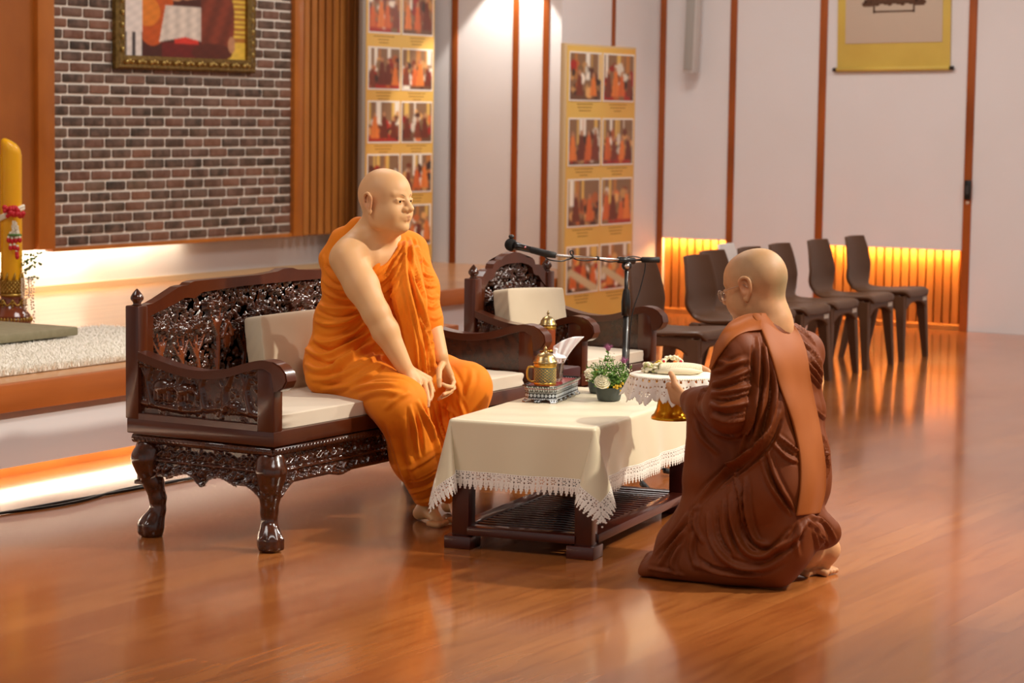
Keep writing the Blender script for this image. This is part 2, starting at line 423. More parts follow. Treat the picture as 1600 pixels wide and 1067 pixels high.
# stage: deep bay on the left, narrow run to the right
SZ = .42
st(boxo('floor_stage_bay', (-4, 10.60, 6.62, 9.77, SZ-.05, SZ), M_STAGE))
st(boxo('floor_stage_run', (10.60, 14.94, 7.96, 9.77, SZ-.05, SZ), M_STAGE))
bm = bmesh.new(); box(bm, -4, 10.615, 6.60, 6.64, .305, SZ+.002, bev=.006); box(bm, 10.58, 10.615, 6.64, 7.98, .305, SZ+.002, bev=.006)
box(bm, 10.6, 14.94, 7.945, 7.98, .32, SZ+.002, bev=.006); st(from_bm('trim_11', bm, M_STAGEF, smooth=True, sharp=40))
bm = bmesh.new(); box(bm, -4, 10.58, 6.665, 6.72, .066, .37); box(bm, 10.53, 10.58, 6.665, 8, .066, .37); box(bm, 10.5, 14.94, 8.01, 8.06, 0, .37)
st(from_bm('wall_stage_front', bm, M_WALL2))
bm = bmesh.new(); box(bm, -4, 10.56, 6.80, 6.83, 0, .2); st(from_bm('baseboard_stage', bm, M_TEAKD))
st(boxo('trim_12', (-4, 10.55, 6.735, 6.755, .052, .066), M_LEDW))
for k in range(4):
    a = area_light('led_plinth_light', (4.2+1.9*k, 6.70, .060), 1.85, 2.0, (1, .86, .66), sy=.03)
    a.rotation_euler = (Vector((4.2+1.9*k, 6.45, 0))-Vector((4.2+1.9*k, 6.70, .060))).to_track_quat('-Z', 'Y').to_euler()
# hanging feature wall: teak pillar, brick field, slats
PY = 9.60
st(boxo('trim_13', (8.6, 10.80, PY, 9.70, .69, 4.4), M_TEAKD))
st(boxo('trim_14', (10.655, 10.80, PY-.035, PY+.02, .69, 4.4), M_TEAK, bev=.004))
st(boxo('trim_15', (10.80, 13.33, PY-.02, PY+.05, .672, .697), M_TEAK, bev=.003))
st(boxo('trim_16', (13.225, 13.33, PY-.035, PY+.02, .675, 4.4), M_TEAK, bev=.004))
st(boxo('trim_17', (10.80, 14.03, PY+.05, 9.70, .70, 4.4), M_TEAKD))
bm = bmesh.new(); w = (14.03-13.335)/8
for i in range(8): box(bm, 13.335+w*i+.012, 13.335+w*(i+1)-.014, PY-.03, PY+.05, .675, 4.4, bev=.006)
st(from_bm('trim_18', bm, M_SLAT))
st(boxo('wall_mortar', (10.80, 13.225, PY+.004, PY+.05, .697, 4.4), mat('mortar', '#f2eadb', .9, bump=(90, .4, .002))))
# bricks: one pattern mesh, every brick its own tone
bm = bmesh.new(); tones = []
bl, bh = .1945, .0655; base = [np.array(lin(c)[:3]) for c in ('#5e4a3c', '#6e5242', '#7f5642', '#4d4034', '#8c6048', '#66523e')]
rows = int((2.75-.70)/bh)+1
for r_ in range(rows):
    z0 = .699+r_*bh; x = 10.80-(.5*bl if r_ % 2 else .18*bl)+RNG.uniform(-.012, .012)
    while x < 13.225:
        a = max(x+.0085, 10.802); b = min(x+bl-.0085, 13.223)
        if b-a > .02:
            n0 = len(bm.verts)
            j = RNG.uniform(-.0015, .0015, 4)
            v = box(bm, a+j[0], b+j[1], PY-.008, PY+.01, z0+.0075+j[2], z0+bh-.0075+j[3], bev=.0075, seg=3)
            t = base[RNG.choice(6, p=[.27, .2, .13, .22, .08, .10])]*RNG.uniform(.50, .85)
            tones += [t]*(len(bm.verts)-n0)
        x += bl
me = bpy.data.meshes.new('wall_brick'); bm.to_mesh(me); bm.free(); me.shade_smooth()
o = st(link('wall_brick', me, mat('brick_face', '#6e5046', .55, noise=(16, '#a08070', .35, 3), attr='tint', bump=(60, .5, .003)))); paint(o, np.array(tones))
# the LED run tucked behind the hanging wall
st(boxo('trim_19', (9.0, 11.9, 9.655, 9.675, .692, .704), M_LEDW))
for k, e in enumerate((4, 3.6, 1.2)):
    a = area_light('led_cove_light', (9.9+.95*k, 9.69, .685), .9, e, (1, .84, .60), sy=.04)
    a.rotation_euler = (Vector((0, 9.76, .45))-Vector((0, 9.69, .685))).to_track_quat('-Z', 'Y').to_euler()
# light floor-level skirting band on the back wall
st(boxo('baseboard_back', (9.0, 14.94, 9.745, 9.77, SZ, SZ+.035), mat('skirting_pale', '#d8b98e', .5)))
# ------------------------------------------------------------------ things on the walls
def photo_cells(W_, H_, seed, kind=0):
    """a small blurred snapshot of robed figures in a hall, as a grid of printed colours"""
    r = np.random.RandomState(seed); img = np.zeros((H_, W_, 3)); pal = [lin(c)[:3] for c in ('#5a2a1c', '#7e3b22', '#c96a34', '#d8a060', '#e9dcc8', '#3a2620', '#a3231c', '#8c6a48')]
    yy, xx = np.mgrid[0:H_, 0:W_]; yy = yy/H_; xx = xx/W_
    img[:] = np.array(lin('#8a6648')[:3]); img[yy > .78] = np.array(lin(['#a8281c', '#6e4a34'][seed % 2])[:3])
    for k in range(5):
        c = r.rand(); w = r.uniform(.02, .07); img[(abs(xx-c) < w) & (yy < .55)] = np.array(lin(['#f2e8d6', '#e0b45c', '#b8763a'][r.randint(3)])[:3])
    for k in range(26):
        cx, cy = r.rand(), r.uniform(.25, .95); m = (((xx-cx)/r.uniform(.04, .12))**2+((yy-cy)/r.uniform(.05, .14))**2) < 1
        img[m] = np.array(pal[r.randint(8)])*r.uniform(.7, 1.2)
    nf = 1+r.randint(3)
    for k in range(nf+1):
        cx = (k+.6)/(nf+1.3)+r.uniform(-.04, .04); top = r.uniform(.3, .5); c = np.array(lin(['#d0622a', '#6b2a1a', '#7a3520', '#e07a34'][r.randint(4)])[:3])
        m = (abs(xx-cx) < .05+.16*(yy-top)) & (yy > top) & (yy < .9); img[m] = c*(.85+.3*((xx[m]*23) % 1))[:, None]
        m = (((xx-cx)/.045)**2+((yy-top+.03)/.06)**2) < 1; img[m] = np.array(lin('#b8805a')[:3])
    if kind:
        m = (yy > .45+.5*abs(xx-.1)) & (yy < .62+.55*abs(xx-.1)); img[m] = np.array(lin('#c9b48c')[:3])
    k = np.array([.25, .5, .25])
    for ax in (0, 1): img = np.apply_along_axis(lambda v: np.convolve(np.pad(v, 1, mode='edge'), k, 'valid'), ax, img)
    return img
def printed(name, img, x0, x1, z0, z1, Y, m, parent=None):
    """flat print in a plane of constant y, facing -y"""
    H_, W_ = img.shape[:2]; X = np.linspace(x0, x1, W_); Z = np.linspace(z1, z0, H_)
    P = np.stack(np.broadcast_arrays(X[:, None], Y, Z[None, :]), -1)
    o = grid_obj(name, np.ascontiguousarray(P), m, parent, smooth=False); paint(o, img.transpose(1, 0, 2).reshape(-1, 3)); return o
M_PRINT = mat('photo_print', '#ffffff', .4, attr='tint'); M_PAPER = mat('photo_border', '#e8ddd0', .5)
M_BAN = mat('banner_vinyl', '#dca64e', .45, noise=(1.2, '#e6bf5e', .9, 1)); M_BANF = mat('banner_frame', '#c9ab80', .5)
def banner(x0, x1, z0, z1, Y, rows, label, seed, frame, side):
    b = empty('photo_banner', ((x0+x1)/2, Y, z0), label=label, cat='banner')
    boxo('panel', (x0, x1, Y, Y+.035, z0, z1), frame, b, bev=.003)
    boxo('vinyl_print', (x0+side, x1-.015, Y-.003, Y+.001, z0+.02, z1-.015), M_BAN, b)
    W_ = x1-.015-x0-side; pw = W_*.44
    for i, (ztop, ph) in enumerate(rows):
        for j in (0, 1):
            xa = x0+side+W_*(.035+.49*j)
            boxo('photo_border', (xa-.012, xa+pw+.012, Y-.006, Y-.002, ztop-ph-.012, ztop+.012), M_PAPER, b)
            printed('photo', photo_cells(40, 44, seed+i*2+j, kind=(i == len(rows)-1 and len(rows) == 4)), xa, xa+pw, ztop-ph, ztop, Y-.0075, M_PRINT, b)
    for i, (ztop, ph) in enumerate(rows):
        for j in (0, 1):
            xa = x0+side+W_*(.035+.49*j); zc = ztop-ph-.035; bm = bmesh.new()      # thin rows of small caption print
            for q in range(3):
                l = pw*(.62-.14*q)*(.8+.3*((seed+i+j+q) % 3)/2); c = xa+pw/2; x = c-l/2
                while x < c+l/2-.01:
                    ww = RNG.uniform(.008, .03); box(bm, x, min(x+ww, c+l/2), Y-.0045, Y-.0028, zc-q*.022, zc-q*.022+.007); x += ww+.006
            from_bm('caption', bm, mat('caption_ink', '#a87c38', .6), b)
    return b
r1 = [(2.56, .245), (2.20, .25), (1.855, .25), (1.50, .25), (1.14, .25)]
r1 = [(ony(600, y0, 9.4)[2], ony(600, y0, 9.4)[2]-ony(600, y1, 9.4)[2]) for y0, y1 in ((-30, 50), (76, 138), (160, 221), (243, 300), (324, 384))]
banner(13.80, 14.735, .43, 2.75, 9.40, r1, 'tall orange photo banner standing on the stage behind the monk in orange', 20, mat('banner_frame_grey', '#9c9184', .5), .04)
r2 = [(ony(935, y0, 7.9)[2], ony(935, y0, 7.9)[2]-ony(935, y1, 7.9)[2]) for y0, y1 in ((85, 156), (187, 256), (281, 350), (384, 452))]
banner(14.02, 15.05, 0.0, 2.015, 7.90, r2, 'tall yellow photo banner with cream edge behind the microphone stand', 51, M_BANF, .03)
# framed photograph on the brick
def frame_cells(W_, H_):
    yy, xx = np.mgrid[0:H_, 0:W_]; yy = 1-(1-yy/H_)*2.2; xx = xx/W_; img = np.zeros((H_, W_, 3)); c = lambda h: np.array(lin(h)[:3])
    img[:] = c('#4a2018'); img[(xx > .8) & (yy < .75)] = c('#b0702e'); img[(xx > .84) & (yy < .70) & (((yy*14) % 1) < .5)] = c('#e8c94e'); img[(yy > .78) & (xx > .3)] = c('#6e1d1a')
    img[(yy > .74) & (xx > .76)] = c('#e8c048'); img[(yy > .62) & (yy < .80) & (xx > .40) & (xx < .60)] = c('#d8382a')
    m = (((xx-.23)/.16)**2+((yy-.22)/.62)**2) < 1; img[m & (yy > .15)] = c('#c4561c'); img[(((xx-.19)/.1)**2+((yy-.38)/.2)**2) < 1] = c('#e08228')
    img[(xx < .15)] = c('#e6dcd2'); img[(xx < .15) & (yy > .66) & (((xx*14) % 1) < .4)] = c('#3a3436')
    m = (xx > .33-.1*(yy-.3)) & (xx < .64+.06*(yy-.3)) & (yy > .28) & (yy < .70+.1*abs(xx-.49)*4); img[m] = (c('#dccfc0')*(1+.12*np.sin(xx*70))[..., None])[m]
    m = (((xx-.74)/.16)**2+((yy-.45)/.66)**2) < 1; img[m & (xx > .62)] = (c('#7a3420')*(1+.25*np.sin(xx*45+yy*9))[..., None])[m & (xx > .62)]
    m = (((xx-.71)/.17)**2+((yy-.90)/.13)**2) < 1; img[m] = c('#5a2418')
    for x0, y0, x1, y1, w in ((.22, .03, .42, .17, .045), (.8, .02, .5, .14, .05)):
        t = np.clip(((xx-x0)*(x1-x0)+(yy-y0)*(y1-y0))/((x1-x0)**2+(y1-y0)**2), 0, 1); img[np.hypot(xx-x0-t*(x1-x0), yy-y0-t*(y1-y0)) < w] = c('#c99068')
    m = (((xx-.875)/.030)**2+((yy-.78)/.12)**2) < 1; img[m] = c('#c08a64')
    img = img*(1+.10*np.sin(xx*61+yy*13)*np.sin(yy*47+xx*9))[..., None]; k = np.array([.25, .5, .25])
    for ax in (0, 1): img = np.apply_along_axis(lambda v: np.convolve(np.pad(v, 1, mode='edge'), k, 'valid'), ax, img)
    return img
fr = empty('picture_frame', (12.06, 9.585, 1.78), label='gilt framed photograph hanging high on the dark brick wall', cat='picture')
FX0, FX1, FZ0, FZ1 = 11.353, 12.768, 1.778, 2.95
bm = bmesh.new()
prof = [(0, 0), (0, .03), (.012, .045), (.03, .04), (.06, .05), (.085, .035), (.085, 0)]
for a in range(4):
    pass
xs = [(FX0, FZ0), (FX1, FZ0), (FX1, FZ1), (FX0, FZ1)]
rings = []
for (x, z), (sx, sz) in zip(xs, ((1, 1), (-1, 1), (-1, -1), (1, -1))):
    rings.append([bm.verts.new((x+sx*p, 9.592-q, z+sz*p)) for p, q in prof])
for i in range(4):
    A, B = rings[i], rings[(i+1) % 4]
    for k in range(len(prof)-1): bm.faces.new((A[k], B[k], B[k+1], A[k+1]))
M_GILT = mat('gilt_frame', '#8f7440', .38, metal=.75, noise=(40, '#5e4822', .7))
from_bm('frame', bm, M_GILT, fr)
M_GB = mat('gilt_bright', '#b09858', .3, metal=.8)
for i in range(11):
    bm = bmesh.new(); x = FX0+.11+(FX1-FX0-.22)*i/10
    for k in range(3): sphere(bm, (x+.028*(k-1), 9.546, FZ0+.045+.008*(k % 2)), .016-.002*k, 8, 6)
    from_bm('scroll_ornament', bm, M_GB, fr, True)
for zz in np.arange(FZ0+.12, FZ1-.1, .075):
    for x in (FX0+.045, FX1-.045): bm = bmesh.new(); sphere(bm, (x, 9.546, zz), .011, 8, 6, sc=(1, 1, 1.7)); from_bm('bead_ornament', bm, M_GB, fr, True)
printed('photograph', frame_cells(190, 200), FX0+.083, FX1-.083, FZ0+.083, FZ1-.083, 9.578, M_PRINT, fr)
# hanging scroll
M_SCR = mat('scroll_silk', '#dcc05c', .55, noise=(3, '#cfae50', .6)); M_SCP = mat('scroll_paper', '#cdbba6', .8)
sc = empty('hanging_scroll', (16.49, 6.53, 1.9), label='yellow silk hanging scroll with black roller ends on the far wall', cat='scroll')
sc.rotation_euler = (math.radians(-1.0), 0, 0)
def sbox(n, b, m): o = boxo(n, tuple(np.array(b)-np.array((16.49, 16.49, 6.53, 6.53, 1.9, 1.9))), m, None, bev=.001); o.parent = sc; return o
sbox('silk', (16.484, 16.49, 6.085, 6.965, 1.91, 3.3), M_SCR)
sbox('painting_paper', (16.479, 16.483, 6.145, 6.90, 2.09, 3.1), M_SCP)
bm = bmesh.new(); q = -(6.53); Z0 = 2.385-1.9-.02
for y0, y1, z0, z1, in ((-.21, .21, .045, .075), (-.23, .23, .02, .045), (-.16, .16, -.05, -.04)): box(bm, -.016, -.012, y0-.01, y1-.01, Z0+z0, Z0+z1)
for k in range(15): sphere(bm, (-.014, -.23+.46*k/14-.01, Z0+.018+.008*math.sin(k*2.1)), .02, 8, 6, sc=(.15, 1, .8))
for s in (-1, 1):
    box(bm, -.016, -.012, s*.155-.006-.01, s*.155+.006-.01, Z0-.055, Z0+.02); box(bm, -.016, -.012, s*.2-.035-.01, s*.2+.035-.01, Z0-.005, Z0+.03)
    tube(bm, [(-.014, s*.2-.01, Z0+.07), (-.014, s*.24-.01, Z0+.14), (-.014, s*.2-.01, Z0+.22)], .015, 6)
o = from_bm('painted_stand', bm, mat('scroll_ink', '#5a3c28', .7)); o.parent = sc
bm = bmesh.new(); tube(bm, [(-.012, -.445, 0), (-.012, .435, 0)], .017, 12); o = from_bm('roller', bm, M_SCR, smooth=True); o.parent = sc
for a_, b_ in ((-.475, -.44), (.43, .465)): bm = bmesh.new(); tube(bm, [(-.012, a_, 0), (-.012, b_, 0)], .015, 12); o = from_bm('roller_knob', bm, mat('black_lacquer', '#17130f', .3), smooth=True); o.parent = sc
# column loudspeaker
sp = empty('column_speaker', (16.44, 8.10, 1.86), label='slim white column loudspeaker mounted high on the far wall', cat='loudspeaker')
boxo('cabinet', (16.34, 16.44, 8.085, 8.175, 1.86, 2.9), mat('speaker_white', '#cfcac4', .5), sp, bev=.008)
boxo('grille', (16.33, 16.342, 8.095, 8.165, 1.88, 2.88), mat('speaker_grille', '#a9a49c', .7, bump=(400, .5, .002)), sp, bev=.003)
boxo('bracket', (16.44, 16.5, 8.11, 8.15, 2.1, 2.16), mat('speaker_white', '#cfcac4', .5), sp)
sp.rotation_euler = (math.radians(1.6), 0, 0)
rc = empty('wall_remote', (16.485, 5.918, .96), label='small black handset holder on the teak strip by the far wall corner', cat='remote control')
boxo('holder', (16.465, 16.488, 5.893, 5.943, .96, 1.10), mat('black_plastic', '#15120f', .4), rc, bev=.005)
boxo('button_row', (16.462, 16.466, 5.905, 5.931, 1.0, 1.06), mat('grey_plastic', '#3a3634', .5), rc)
tag(boxo('wall_hook', (16.475, 16.488, 5.905, 5.93, .925, .948), mat('hook_brass', '#caa88c', .4), bev=.004), 'tiny pale hook just under the black handset on the teak strip', 'hook')
# ceiling spot fixture whose tip shows at the top edge
fx = empty('track_spotlight', (14.68, 8.80, 2.84), label='small dark spotlight above the bright patch of wall', cat='lamp')
bm = bmesh.new(); lathe(bm, [(.03, .12), (.045, .1), (.05, 0), (.055, -.02)], 20, (14.68, 8.80, 2.86)); from_bm('shade', bm, mat('lamp_black', '#1c1a18', .4), fx, True)
tubeo('rod', [(14.68, 8.80, 2.97), (14.68, 8.80, 4.5)], .008, mat('lamp_black', '#1c1a18', .4), fx)
# ------------------------------------------------------------------ things on the stage
def fluff(x0, x1, y0, y1, z, n):
    rug = boxo('fluffy_rug', (x0, x1, y0, y1, z, z+.018), mat('rug_wool', '#e9e2d2', .95, sheen=.5), bev=.008)
    tag(rug, 'white shaggy wool rug along the front of the stage', 'rug')
    V = []; F = []
    r = np.random.RandomState(3); p = np.stack([r.uniform(x0, x1, n), r.uniform(y0-.012, y1, n)], 1)
    a = r.uniform(0, 2*PI, n); l = r.uniform(.012, .034, n); h = r.uniform(.022, .045, n); w = .0026
    b0 = np.stack([p[:, 0]-w*np.sin(a), p[:, 1]+w*np.cos(a), np.full(n, z+.008)], 1); b1 = np.stack([p[:, 0]+w*np.sin(a), p[:, 1]-w*np.cos(a), np.full(n, z+.008)], 1)
    t = np.stack([p[:, 0]+l*np.cos(a), p[:, 1]+l*np.sin(a), z+h], 1)
    m1 = (b0+t)/2+np.array([0, 0, .01]); m2 = (b1+t)/2+np.array([0, 0, .01])
    V = np.stack([b0, b1, m2, t, m1], 1).reshape(-1, 3); i = np.arange(n)[:, None]*5
    F = np.concatenate([i+np.array([[0, 1, 2, 4]]), i+np.array([[4, 2, 3, 3]])[:, [0, 1, 2, 3]]])
    F = i+np.array([[0, 1, 2, 4]]); T = i+np.array([[4, 2, 3]])
    me = bpy.data.meshes.new('pile'); me.from_pydata(V.tolist(), [], F.tolist()+T.tolist())
    o = link('pile', me, mat('rug_fibre', '#fbf6ea', .9, sss=0), rug); o['kind'] = 'stuff'
fluff(6.3, 9.15, 6.80, 7.80, SZ, 95000)
tag(boxo('sitting_board', (7.0, 8.58, 7.46, 8.35, SZ+.045, SZ+.085), mat('board_olive', '#8c8468', .7, noise=(30, '#7d7558', .6)), bev=.006), 'flat olive grey sitting board lying on the stage behind the white rug', 'board')
# candle and its stand
CX, CY = 9.225, 8.47
cs = empty('candle_stand', (CX, CY, SZ), label='brown glazed pedestal with gold garland relief under the tall candle', cat='candle stand')
bm = bmesh.new(); lathe(bm, [(.095, 0), (.102, .008), (.102, .02), (.094, .028), (.097, .04), (.086, .055), (.075, .07), (.064, .10), (.058, .13), (.060, .142), (.052, .15)], 40, (CX, CY, SZ)); from_bm('pedestal', bm, mat('glazed_brown', '#7a3a20', .15, noise=(8, '#5a2814', .6), coat=.8), cs, True, 50)
M_GOLD = mat('ornate_gold', '#b8964a', .32, metal=.85, noise=(50, '#7e6024', .6))
bm = bmesh.new()
for k in range(36): a = 2*PI*k/36; sphere(bm, (CX+.1*math.cos(a), CY+.1*math.sin(a), SZ+.022), .0075, 7, 5, sc=(1, 1, 1.5))
lathe(bm, [(.062, .14), (.067, .145), (.067, .152), (.057, .157)], 40, (CX, CY, SZ))
for k in range(8):
    a0 = 2*PI*k/8
    pts = [(CX+(.070-.012*abs(t-.5))*math.cos(a0+t*2*PI/8), CY+(.070-.012*abs(t-.5))*math.sin(a0+t*2*PI/8), SZ+.125-.03*math.sin(PI*t)) for t in np.linspace(0, 1, 9)]
    tube(bm, pts, .005, 6)
    for q in range(4): sphere(bm, (CX+.068*math.cos(a0), CY+.068*math.sin(a0), SZ+.118-.014*q), .009-.0012*q, 7, 5)
from_bm('gold_relief', bm, M_GOLD, cs, True)
bm = bmesh.new()
for r_ in range(6):
    for k in range(18):
        a = 2*PI*(k+.5*(r_ % 2))/18; zz = SZ+.165+r_*.011; sphere(bm, (CX+.056*math.cos(a), CY+.056*math.sin(a), zz), .008, 6, 5, sc=(1, 1, 1.2))
for k in range(9):
    a = 2*PI*k/9; tube(bm, [(CX+.056*math.cos(a+d), CY+.056*math.sin(a+d), SZ+.225+z) for d, z in ((-.15, 0), (-.05, .02), (.0, .04))], [.009, .007, .002], 6)
lathe(bm, [(.054, .15), (.055, .22)], 32, (CX, CY, SZ), cap=False); from_bm('candle_cup', bm, M_GOLD, cs, True)
cd = empty('candle', (CX, CY, SZ+.155), label='tall yellow ceremonial candle at the left edge of the stage', cat='candle')
bm = bmesh.new(); prof = [(.05, 0)]; z = .0
vs = lathe(bm, [(.0525, z) for z in np.linspace(0, .74, 60)]+[(.051, .76), (.044, .775), (.03, .785), (.0, .79)], 40, (CX, CY, SZ+.155))
for v in vs:
    h = v.co.z-SZ-.155
    if h > .70: v.co.z -= (v.co.x-CX)*0.55*min(1, (h-.70)/.06)*RV[0]-(v.co.y-CY)*0.55*min(1, (h-.7)/.06)*.86
M_WAX = mat('yellow_wax', '#f2b413', .35, sss=.25, noise=(4, '#e8a40c', .5)); from_bm('wax', bm, M_WAX, cd, True)
bm = bmesh.new()
bm.free()
for a in (-.5, PI-.5):
    bm = bmesh.new()
    for z in np.arange(.02, .72, .011): sphere(bm, (CX+.053*math.cos(a), CY+.053*math.sin(a), SZ+.155+z), .0062, 6, 4)
    from_bm('beaded_seam', bm, M_WAX, cd, True)
# jasmine garland tied round the candle, ending in a red and white tassel, with a leafy sprig behind it
M_RED = mat('petal_red', '#c8202c', .5); M_WHT = mat('jasmine_white', '#efe8d2', .6); M_LEAF = mat('leaf_green', '#4f7a34', .5, noise=(30, '#7fa055', .6)); M_LEAFD = mat('leaf_dark', '#44602e', .55)
ga = empty('flower_garland', (CX, CY, SZ+.5), label='red and white flower garland tied around the yellow candle', cat='garland')
bm = bmesh.new(); zc = .985
for k in range(46):
    a = 2*PI*k/46
    for q in range(2): sphere(bm, (CX+.062*math.cos(a), CY+.062*math.sin(a), zc+.012*q-.03*math.cos(a-2.2)), .0085, 7, 5, sc=(1, 1, 1.2))
from_bm('jasmine_ring', bm, M_WHT, ga, True)
P0 = np.array([CX, CY, 0])-FV*np.array([.075, .075, 0])+RV*.033   # the side towards the hall
def blob_cluster(name, pts, r, m, par, sc=(1, 1, 1), jit=0):
    bm = bmesh.new()
    for i, p in enumerate(pts): sphere(bm, tuple(p), r*(1+jit*RNG.uniform(-1, 1)), 8, 6, sc=sc)
    return from_bm(name, bm, m, par, True)
c0 = P0+np.array([0, 0, zc+.01])
blob_cluster('red_rosette', [c0+RV*RNG.uniform(-.05, .05)+UV*RNG.uniform(-.02, .028)-FV*RNG.uniform(0, .02) for k in range(30)], .013, M_RED, ga, jit=.3)
pts = []
for k in range(70):
    t = RNG.rand(); w = .008+.02*t; pts.append(P0+RV*RNG.uniform(-w, w)-FV*RNG.uniform(-.01, .015)+np.array([0, 0, zc-.04-.075*t]))
blob_cluster('jasmine_tassel', pts, .0065, M_WHT, ga, sc=(.8, .8, 1.6))
blob_cluster('green_band', [P0+RV*(.03*math.cos(a))-FV*(.02*math.sin(a))+np.array([0, 0, zc-.105]) for a in np.linspace(0, 2*PI, 18)], .007, M_LEAF, ga)
pts = [P0+RV*x+np.array([0, 0, z]) for x, z in ((-.03, zc-.13), (-.012, zc-.135), (.008, zc-.132), (.028, zc-.13), (-.02, zc-.17), (.0, zc-.168), (.016, zc-.175), (.012, zc-.2), (.014, zc-.215))]
blob_cluster('rose_bud', [p-FV*.01 for p in pts], .0125, M_RED, ga, sc=(.9, .9, 1.25))
blob_cluster('bud_collar', [p-FV*.012+np.array([0, 0, .014]) for p in pts], .0075, M_WHT, ga)
sg = empty('leafy_sprig', (CX+.05, CY-.03, SZ), label='leafy green sprig with hanging white blossom behind the candle', cat='plant')
bm = bmesh.new(); bm2 = bmesh.new(); bm3 = bmesh.new()
for s_ in range(7):
    b0 = P0+RV*.02+FV*.05+np.array([0, 0, zc-.33+.02*s_]); d = RV*RNG.uniform(.4, 1)+UV*RNG.uniform(-.1, .9)+FV*RNG.uniform(-.3, .3); d /= np.linalg.norm(d)
    L_ = RNG.uniform(.06, .12); tube(bm3, [b0, b0+d*L_*.5+UV*.006, b0+d*L_], .0018, 5)
    for k in range(10):
        p = b0+d*L_*(.25+.75*k/10); n = RV*RNG.uniform(-1, 1)+UV*RNG.uniform(-1, 1)+FV*RNG.uniform(-1, 1); n /= np.linalg.norm(n)
        sphere(bm, tuple(p+n*.008), .008, 6, 5, sc=(1, .35, .8), M=Matrix.Rotation(RNG.uniform(0, PI), 3, 'Z').to_4x4())
for s_ in range(6):
    x = .03+.012*s_
    for k in range(14): sphere(bm2, tuple(P0+RV*(x+RNG.uniform(-.003, .003))+FV*.03+np.array([0, 0, zc-.33-.012*k*(.6+.4*(s_ % 3))])), .0055, 6, 4)
from_bm('stem', bm3, M_LEAFD, sg, True); from_bm('leaf_spray', bm, M_LEAFD, sg, True); from_bm('blossom_string', bm2, mat('blossom_blush', '#ecdcc6', .6), sg, True)
# microphone cable on the floor along the stage
cb = []
for off in (0, .03):
    pts = [(x, 6.165+off*math.sin(x*7)+.014*math.sin(x*3.1+off*40)-.05*(x-6.6)*.3, .006) for x in np.linspace(4.5, 8.9, 50)]
    cb.append(pts)
k = empty('floor_cable', (6.6, 6.16, 0), label='pair of thin black cables lying on the floor beside the stage', cat='cable')
for p in cb: tubeo('wire', p, .0055, mat('cable_black', '#14100d', .45), k, 6)
